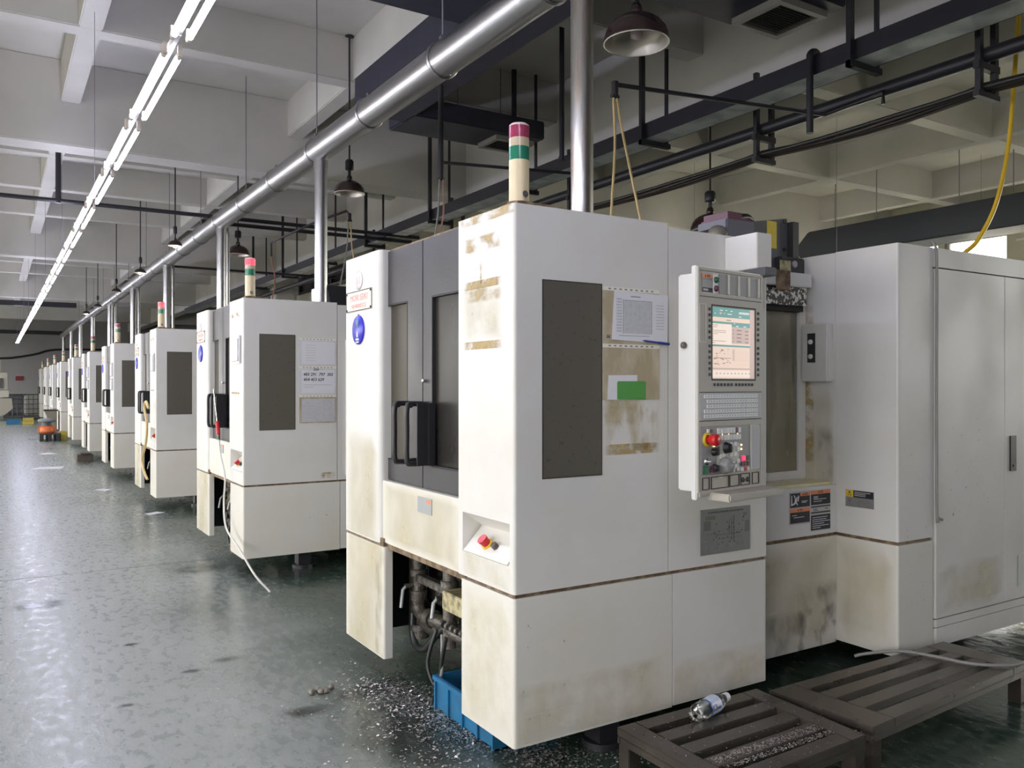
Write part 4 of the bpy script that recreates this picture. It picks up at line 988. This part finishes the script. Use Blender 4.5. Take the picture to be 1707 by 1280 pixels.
# little pictogram: hand caught by a tool
q.prism([(1.953,.935),(1.956,.995),(1.961,.99),(1.962,.945),(1.99,.955),(1.99,.945)],'y',.2628,.2635,2).prism([(1.972,.995),(1.985,.99),(1.992,.965),(2.0,.985),(2.005,.98),(1.998,.955),(2.008,.94),(2.004,.936),(1.99,.952),(1.978,.955),(1.985,.965),(1.98,.985)],'y',.2628,.2635,2).prism([(2.012,.992),(2.02,.985),(2.012,.955),(2.005,.96)],'y',.2628,.2635,2)
q.build('label_print', [M['navyprint'],M['orange'],M['whiteprint'],M['ink']], w)
for s_,x,z in (('▲ 警告',2.068,.994),('▲ 警告',2.20,.9975),('▲ 警告',2.027,.908)): text(s_, .014, (x,.2628,z), ROT_Y, M['ink'], 'label_lettering', w)
w = MB().box(2.3445,2.348,.030,.208,.916,1.0095).build('caution_label', M['silver'], m0)
q = MB(); q.box(2.344,2.3445,.158,.206,.970,1.008,0).box(2.344,2.3445,.032,.157,.970,1.008,1)
for a,b,z in ((.05,.15,.997),(.08,.15,.988),(.08,.15,.979)): q.box(2.3435,2.344,a,b,z,z+.004,2)
q.cyl((2.3445,.182,.95),(2.344,.182,.95),.012,14,m=3,smooth=False)
for a,b,z in ((.05,.16,.945),(.04,.14,.938),(.06,.12,.952),(.16,.2,.932),(.05,.09,.926),(.10,.13,.927)): q.box(2.344,2.3445,a,b,z,z+.002,3)
q.build('label_print', [M['yellowtag'],M['navyprint'],M['greyprint'],M['inkmid']], w)
text('▲', .018, (2.3438,.182,.997), ROT_X, M['ink'], 'label_lettering', w); text('注意', .016, (2.3438,.182,.980), ROT_X, M['ink'], 'label_lettering', w)
# button box on the column's inner face, cable down the cabinet, plate on the cabinet door
bb = MB().box(2.29,2.348,.290,.467,1.62,1.955).build('button_box', M['white'], m0, bevel=.006)
MB().box(2.2885,2.29,.37,.425,1.73,1.90).build('button_strip', M['black'], bb)
for z in (1.765,1.85): MB().lathe([(.014,0),(.014,.008),(.010,.012),(0,.013)],(2.2885,.40,z),16,0,(-1,0,0)).build('push_button', M['key'], bb)
MB().tube(smooth_path([(2.672,-.10,2.40),(2.672,-.123,2.37),(2.684,-.126,2.26),(2.682,-.126,1.6),(2.684,-.126,.90),(2.694,-.13,.862),(2.722,-.135,.852)],6),.0075,8).build('cabinet_cable', M['cable'], m0)
MB().box(3.555,3.66,-.117,-.113,.37,.56).build('cabinet_plate', M['silver'], m0)
# tool magazine drive seen over the roof
mg = MB().prism([(1.38,2.28),(1.83,2.28),(2.195,2.10),(2.195,2.575),(1.85,2.52),(1.60,2.46),(1.38,2.40)],'y',.49,.53).build('magazine_plate', M['magplate'], m0, bevel=.003)
MB().box(2.02,2.10,.4885,.49,2.39,2.545).build('yellow_sticker', M['yellowsticker'], mg)
for x,z in ((2.165,2.555),(2.165,2.39),(1.84,2.47)): MB().cyl((x,.485,z),(x,.49,z),.013,8).build('bolt', M['black'], mg)
MB().box(2.195,2.245,.45,.60,2.30,2.55).build('magazine_edge', M['black'], m0)
dm = MB().box(1.60,1.82,.40,.62,2.40,2.50).build('drive_motor', M['motor'], m0, bevel=.006)
MB().box(1.62,1.80,.41,.61,2.50,2.512).box(1.63,1.74,.42,.6,2.512,2.545).build('motor_top', M['motorred'], dm)
MB().lathe([(.05,0),(.055,.02),(.04,.05),(0,.052)],(1.58,.45,2.41),14,0,(-.6,-.8,0)).build('motor_connector', M['hopper'], dm)
MB().tube(smooth_path([(1.76,.5,2.53),(1.9,.52,2.55),(1.98,.56,2.48),(2.0,.6,2.40)],5),.022,10).build('motor_cable', M['black'], dm)
bx_ = MB().box(2.08,2.29,.44,.56,2.20,2.34).build('limit_switch_box', M['black'], m0, bevel=.008)
MB().cyl((2.19,.43,2.30),(2.19,.44,2.30),.02,12).build('switch_button', M['plategrey'], bx_)
MB().box(2.06,2.15,.428,.432,2.245,2.315).build('rusty_label', M['yellowbox'], bx_)
MB().box(1.99,2.10,.39,.40,2.14,2.25).build('rusty_bracket', M['rust'], m0)

# second machine: three sleeves with paper, handwriting; side door with handle; hood on top
m1 = MACH[1]
for o in part_of(m1,'control_panel'):
    for c in KIDS.get(o.name,[]): bpy.data.objects.remove(c)
    bpy.data.objects.remove(o)
index_kids()
for k,(z0,z1) in enumerate(((1.77,2.0),(1.52,1.755),(1.27,1.505))):
    s = sleeve(m1, z0, z1, 'sleeveclear' if k < 2 else 'sleeve', .475, .805)
    MB().box(.495,.79,-.0045,-.0035,z0+.01,z1-.025).build('paper_in_sleeve', M['paper' if k < 2 else 'papergrey'], s)
    if k == 1:
        text('554', .030, (.62,-.0048,1.733), ROT_Y, M['ink'], 'handwriting', s, shear=.2)
        text('483 291  797  302', .036, (.64,-.0048,1.69), ROT_Y, M['ink'], 'handwriting', s, shear=.2)
        text('454 453 629', .036, (.60,-.0048,1.645), ROT_Y, M['ink'], 'handwriting', s, shear=.2)
        MB().box(.51,.76,-.0048,-.0045,1.60,1.602).box(.51,.6,-.0048,-.0045,1.58,1.582).build('paper_rule', M['inkmid'], s)
    else:
        q = MB()
        for r_ in range(7): q.box(.53,.53+.03*(3+r_*5%5),-.0048,-.0045,z0+.04+.022*r_,z0+.043+.022*r_)
        q.build('faint_print', M['greyprint'], s)
d = MB().box(.885,1.40,-.035,-.004,.80,2.0).build('operator_door', M['white'], m1, bevel=.004)
MB().tube(smooth_path([(.92,-.03,1.525),(.92,-.075,1.525),(.92,-.09,1.51),(.92,-.09,1.25),(.92,-.075,1.23),(.92,-.03,1.23)],4),.013,8).build('door_handle', M['black'], d)
hd = MB().prism([(.93,2.30),(1.20,2.30),(1.20,2.55),(.93,2.55)],'y',.80,1.05).build('top_hood', M['galv'], m1)
MB().prism([(1.05,2.30),(1.21,2.30),(1.21,2.57),(1.0,2.57)],'y',.78,.80).build('hood_side', M['black'], hd)
# paper pouches on the front of the tower
for k,zs in ((1,((1.78,2.02),)),(2,((1.77,2.01),)),(3,((1.74,1.99),(1.50,1.72))),(4,((1.75,2.0),(1.5,1.72)))):
    for z0,z1 in zs:
        p_ = MB().box(-.018,-.001,.06,.34,z0,z1).build('document_pouch', M['sleeveclear'], MACH[k], bevel=.006)
        MB().box(-.024,-.018,.09,.30,z0+.02,z1-.03).build('folded_paper', M['paper'], p_, bevel=.003)
# air guns
def gun(k, y, z, hosepts, hm, lab_, hl, tilt):
    g = empty('air_gun', (1.70,y,z)); tag(g, lab_, 'air gun')
    MB().cyl((0,.01,.0),(0,.06,.11),.017,10).box(-.012,.012,.0,.03,-.01,.02).build('grip', M['red'], g)
    MB().cyl((0,.055,.105),(0,.20,.40),.006,8).build('nozzle', M['chrome'], g)
    MB().cyl((0,.01,0),(0,-.01,-.05),.012,8).build('hose_coupling', M['pipedirty'], g)
    hose('gun_hose', hosepts, .0085, hm, hl)
gun(1, 7.70,1.16, [(1.70,7.69,1.11),(1.69,7.58,.98),(1.69,7.42,.80),(1.69,7.46,.58),(1.68,7.33,.38),(1.69,6.90,.26),(1.72,6.55,.12),(1.80,6.42,.0085)], 'whitehose', 'red-handled air gun hooked on the doors of the second machine', 'milky white hose running from the red air gun to the floor', 0)
hose('hanging_hose', [(1.67,11.50,1.30),(1.66,11.62,1.385),(1.65,11.70,1.30),(1.66,11.55,1.1),(1.66,11.64,.85),(1.66,11.95,.62),(1.67,11.9,.48),(1.70,11.8,.36)], .016, 'airhose', 'tan yellow hose looped at the doors of the third machine')

# ------------------------------------------------------------------ platforms, bottle, crate, floor items
def platform(name, pts, zt, slots, label, leg_spots):
    # pts: plan corners a(left-back) b(right-back) c(right-front) d(left-front); deck frame, long slats as parts
    a,b,c,d = [Vector((p[0],p[1],0)) for p in pts]; r = empty(name, (a.x,a.y,0)); tag(r, label, 'platform', 'steel step platforms')
    def P(u,v): q = (a*(1-u)+b*u)*(1-v)+(d*(1-u)+c*u)*v; return (q.x-a.x, q.y-a.y)
    def plank(nm,u0,u1,v0,v1,th=.035,z=zt):
        mb = MB().prism([P(u0,v0),P(u1,v0),P(u1,v1),P(u0,v1)],'z',z-th,z); return mb.build(nm, M['platform'], r, bevel=.003)
    plank('end_rail',0,.115,0,1); plank('end_rail',.885,1,0,1)
    n = slots+1; w_ = 1/(n+slots*.62); v = 0
    for k in range(n):
        plank('slat',.115,.885,v,v+w_); v += w_*1.62
    for u0,u1,v0,v1 in ((0,1,0,.03),(0,1,.97,1),(0,.03,.03,.97),(.97,1,.03,.97)): plank('skirt_rail',u0,u1,v0,v1,.03,zt-.036)
    for u,v in leg_spots:
        x,y = P(u,v); MB().box(x-.032,x+.032,y-.032,y+.032,0,zt-.036).build('leg', M['platform'], r, bevel=.003)
    return r
platform('step_platform', [(2.166,2.672),(2.985,2.672),(2.962,2.085),(2.16,2.06)], .20, 4, 'smaller brown steel slatted platform with the bottle on it', ((.045,.06),(.955,.06),(.045,.94),(.955,.94)))
platform('step_platform', [(3.014,2.625),(4.40,2.625),(4.44,2.20),(3.055,2.115)], .20, 3, 'longer brown steel slatted platform in front of the electrical cabinet', ((.03,.08),(.97,.08),(.03,.92),(.97,.92)))
# metal chips: piles nobody could count
def chips(name, n, where, label, seed, size=(.003,.009), zf=None):
    rr = random.Random(seed); mb = MB()
    for _ in range(n):
        x,y,z = where(rr); s = rr.uniform(*size); a = rr.uniform(0,6.28); b = rr.uniform(-.6,.6)
        u = Vector((math.cos(a),math.sin(a),b*.5))*s; v = Vector((-math.sin(a),math.cos(a),rr.uniform(-.5,.8)))*s*rr.uniform(.2,.6); c = Vector((x,y,z+s*.5))
        mb.add([c-u-v, c+u-v*.6, c+u*.8+v, c-u*.7+v],[(0,1,2,3)])
    o = mb.build(name, M['chip']); tag(o, label, 'metal chips', None, 'stuff'); return o
def pile(rr):
    t = rr.random(); s = rr.gauss(0,1)
    if rr.random() < .75: x = 1.72+.30*t+rr.gauss(0,.10); y = 4.15-1.30*t+rr.gauss(0,.12)
    else: x = 1.65+rr.gauss(0,.22); y = 3.3+rr.gauss(0,.5)
    return x, y, max(0, .012*rr.random()*math.exp(-((x-1.87+.2)**2)*8))
chips('swarf_pile', 5200, pile, 'scattered silver metal chips on the floor round the blue crate', 3)
chips('swarf_floor', 900, lambda rr: (rr.uniform(.9,1.75), rr.uniform(2.4,4.6), 0), 'sparse metal flecks on the green floor of the aisle', 5, (.002,.006))
chips('swarf_floor', 1500, lambda rr: (rr.uniform(2.0,4.3), rr.uniform(2.68,2.95), 0), 'metal chips on the floor behind the steel platforms', 6, (.003,.007))
chips('swarf_deck', 1300, lambda rr: (2.27+.6*rr.random(), 2.26-.05*rr.random() if rr.random()<.6 else 2.16+.03*rr.random(), .2008), 'metal chips caught along the slots of the smaller platform', 8, (.002,.005))
chips('swarf_deck', 260, lambda rr: (rr.uniform(2.2,3.0), rr.uniform(2.08,2.64), .2005), 'loose metal flecks on the platform tops', 9, (.0015,.004))
for x,y,w_,l_ in ((.28,6.95,.42,.30),(1.30,4.0,.30,.16),(1.62,4.1,.36,.2),(.72,5.6,.12,.07),(.93,4.9,.13,.08),(1.15,5.0,.2,.12),(.55,4.55,.10,.06),(2.2,7.0,.9,.5),(1.5,7.6,.5,.4),(1.6,3.45,.5,.9)):
    stain('oil_stain', M['st_oil'], 'z', .0012, x-w_/2,x+w_/2,y-l_/2,y+l_/2, C.objects['floor'], n=10, round_=True)
# bottle lying on the smaller platform
ax = Vector((.277,.075,0)).normalized(); b0 = Vector((2.466,2.530,.2382))
bt = empty('water_bottle', b0); bt.rotation_euler = (0,0,math.atan2(ax.y,ax.x)); bt.scale = (1.15,1.15,1.15); tag(bt, 'clear plastic water bottle with white cap lying on the smaller platform', 'bottle')
MB().lathe([(.008,.010),(.018,0),(.026,.002),(.032,.014),(.033,.04),(.031,.046),(.0325,.052),(.0325,.135),(.0325,.140),(.030,.160),(.022,.185),(.0145,.200),(.0135,.216)],(0,0,0),28,0,(1,0,0)).build('bottle_body', M['pet'], bt)
ft = MB()
for k in range(5):
    a = 2*math.pi*k/5; ft.lathe([(.011,.002),(.008,-.007),(0,-.009)],(0,.020*math.cos(a),.020*math.sin(a)),10,0,(-1,0,0))
    MB().lathe([(.012,.010),(.010,-.003),(0,-.006)],(0,.019*math.cos(a),.019*math.sin(a)),10,0,(1,0,0)).build('foot_lobe', M['pet'], bt)
MB().lathe([(.0332,.066),(.0333,.135)],(0,0,0),28,0,(1,0,0)).build('bottle_label', M['bottlelabel'], bt)
MB().lathe([(.0334,.062),(.0335,.070)],(0,0,0),28,0,(1,0,0)).build('label_band', M['labelblue'], bt)
q = MB()
for (x0,x1,a0,a1,m_) in ((.071,.098,150,188,0),(.076,.090,158,178,1),(.10,.125,172,186,0)):
    n = 6; vs = []
    for i in range(n+1):
        a = R(a0+(a1-a0)*i/n)
        for x in (x0,x1): vs.append((x, .0338*math.cos(a)*1.0, .0338*math.sin(a))) if m_ == 0 else vs.append((x,.0341*math.cos(a),.0341*math.sin(a)))
    q.add(vs,[(2*i,2*i+1,2*i+3,2*i+2) for i in range(n)],m_)
q.build('label_print', [M['labelblue'],M['labelorange']], bt)
MB().cyl((.208,0,0),(.228,0,0),.0165,20).cyl((.203,0,0),(.208,0,0),.018,20).build('bottle_cap', M['capwhite'], bt)
# blue crate under the tower
def crate(name, x0,x1,y0,y1,h, m_, label, rz=0, grp=None, ribs=4):
    r = empty(name, (x0,y0,0), rz); tag(r, label, 'crate', grp); X,Y_ = x1-x0,y1-y0
    MB().box(0,X,0,Y_,0,.008).box(0,.006,0,Y_,0,h).box(X-.006,X,0,Y_,0,h).box(.006,X-.006,0,.006,0,h).box(.006,X-.006,Y_-.006,Y_,0,h).build('crate_body', M[m_], r)
    MB().ring((-.014,X+.014,-.014,Y_+.014),(.004,X-.004,.004,Y_-.004),'z',h-.022,h).build('crate_rim', M[m_], r, bevel=.002)
    for k in range(ribs+1):
        y = Y_*k/ribs; a = max(0,min(Y_-.012,y-.006))
        MB().box(-.011,-.0,a,a+.012,.0,h-.022).build('crate_rib', M[m_], r)
    return r
crate('parts_crate', 1.855,2.20,3.13,3.70,.165,'crateblue','open blue plastic crate on the floor under the nearest machine')
# rag of chips on the floor, cable over the longer platform
rg = MB(); rr = random.Random(2)
for k in range(9):
    c = Vector((1.445+rr.uniform(-.06,.06), 4.197+rr.uniform(-.03,.03), .012)); s = rr.uniform(.008,.02)
    rg.lathe([(0,-.012),(s,-.008),(s*1.1,.002),(s*.6,.012),(0,.015)],c,8)
tag(rg.build('crumpled_rag', M['hopper']), 'small crumpled grey rag on the aisle floor', 'rag')
hose('floor_cable', [(3.88,2.80,.16),(3.917,2.752,.18),(4.02,2.63,.209),(4.088,2.476,.211),(4.136,2.318,.211),(4.261,2.209,.212),(4.40,2.175,.21),(4.6,2.18,.15),(4.8,2.25,.012)], .0085, 'cable', 'grey cable lying across the longer steel platform', None, 'cable')

# ------------------------------------------------------------------ far end of the aisle
def tote(x, y, label, w=.95, d=1.0, h=1.16):
    r = empty('caged_tank', (x,y,0)); tag(r, label, 'tank', 'caged liquid tanks')
    MB().box(.04,w-.04,.04,d-.04,.16,h-.04).cyl((w/2,d/2,h-.04),(w/2,d/2,h),.12,16).build('tank', M['ibc'], r, bevel=.05)
    MB().box(0,w,0,d,.02,.14).build('pallet', M['cage'], r)
    for k in range(6):
        x_ = w*k/5; MB().tube([(x_,0,.14),(x_,0,h),(x_,d,h),(x_,d,.14)],.012,6).build('cage_bar', M['cage'], r)
    for k in range(5):
        z = .25+(h-.27)*k/4; MB().tube([(0,0,z),(w,0,z),(w,d,z),(0,d,z),(0,0,z)],.012,6).build('cage_rail', M['cage'], r)
    return r
tote(1.17,45.3,'white tank in a steel cage standing before the grey end wall')
t2 = tote(.35,46.4,'darker caged tank half hidden beside the white caged tank'); 
for c in t2.children:
    if c.name.startswith('tank'): c.data.materials[0] = M['cage']
mc = empty('milling_machine', (-.5,43.5,0)); tag(mc, 'beige milling machine with tapered base at the left edge, far end', 'machine')
MB().prism([(-1.2,.55),(.25,.55),(.75,1.0),(1.15,1.0),(1.15,.98),(1.2,.55),(.9,.28),(.6,.16),(-1.2,.16)],'y',0,1.2).build('base', M['beige'], mc)
MB().box(.2,1.05,.05,1.1,1.05,1.35).build('table_guard', M['beigelight'], mc, bevel=.02)
MB().box(-.6,1.0,.3,1.2,1.40,2.15).build('column', M['beigelight'], mc, bevel=.02)
MB().box(.55,.8,.2,.32,1.45,1.9).build('spindle_opening', M['magplate'], mc)
MB().box(-.4,.75,.3,1.2,2.2,2.75).build('head', M['beigelight'], mc, bevel=.03)
crate('parts_crate', .42,.88,39.1,39.6,.2,'crateblue','blue plastic crate on the floor by the far milling machine')
crate('parts_crate', .97,1.35,38.8,39.4,.13,'yellowcrate','yellow crate on the floor before the white caged tank, lower one')
c2 = crate('parts_crate', 1.0,1.34,38.9,39.3,.12,'yellowcrate','yellow crate stacked on the lower yellow crate'); c2.location.z = .135
# pallet with the orange floor machine
pt = empty('pallet', (1.08,27.0,0)); tag(pt, 'low black pallet under the orange floor machine', 'pallet')
for k in range(5): MB().box(0,.50,.0+.27*k,.2+.27*k,.18,.21).build('deck_board', M['blacksteel'], pt)
for k in range(3): MB().box(.0+.2*k,  .10+.2*k,0,1.28,0,.18).build('runner', M['blacksteel'], pt)
om = empty('floor_machine', (1.29,27.7,.21)); om.scale = (.72,.72,.72); tag(om, 'orange floor machine with grey-green cushion top standing on the pallet', 'machine')
MB().lathe([(0,0),(.26,0),(.28,.05),(.26,.22),(.20,.28),(0,.28)],(0,0,0),20).box(-.3,.3,-.08,.08,.02,.26).build('orange_body', M['orangepaint'], om)
MB().cyl((0,0,.28),(0,0,.42),.17,18).build('motor_housing', M['magplate'], om)
MB().lathe([(0,.42),(.28,.43),(.33,.48),(.30,.55),(.2,.58),(0,.59)],(0,0,0),22).build('cushion', M['cushion'], om)
hp = empty('chip_hopper', (1.37,30.2,0)); tag(hp, 'tall dark steel chip hopper leaning between the far machines', 'hopper')
MB().prism([(-.02,.78),(.32,.78),(.32,.02),(.24,.02)],'y',0,.5).build('hopper_body', M['hopper'], hp)
MB().ring((-.05,.35,-.02,.52),(-.02,.32,.0,.50),'z',.77,.81).build('hopper_rim', M['black'], hp)
tag(MB().box(1.62,1.80,27.3,27.75,0,.22).ring((1.60,1.82,27.28,27.77),(1.63,1.79,27.31,27.74),'z',.22,.25).build('bin', M['yellowcrate'], None, None, .006), 'yellow bin on the floor beside the black pallet', 'bin')
tag(MB().box(1.45,1.75,19.35,19.75,0,.16).box(1.5,1.7,19.3,19.8,.16,.19).build('wood_block', M['wood'], None, None, .01), 'dark wooden block on the floor before the fifth machine', 'block')
tag(MB().box(.92,1.24,49.96,50.0,1.82,2.05).build('wall_sign', M['redsign']), 'small dark red sign on the grey end wall', 'sign')
for x0,y0,w_,l_,rz,lab_ in ((.93,21.9,.32,.5,.2,'white paper lying on the aisle floor near the pallet'),(.55,18.2,.55,.5,-.3,'larger white paper scrap on the aisle floor'),(1.62,11.05,.22,.16,.4,'white paper scrap at the foot of the third machine'),(1.42,13.9,.16,.3,.5,'crumpled white scrap on the floor by the fourth machine')):
    o = MB().prism([(0,0),(w_,.03),(w_*.9,l_),(w_*.1,l_*.9)],'z',.001,.004).build('paper_scrap', M['paper'], None, (x0,y0,0)); o.rotation_euler.z = rz; tag(o, lab_, 'paper')
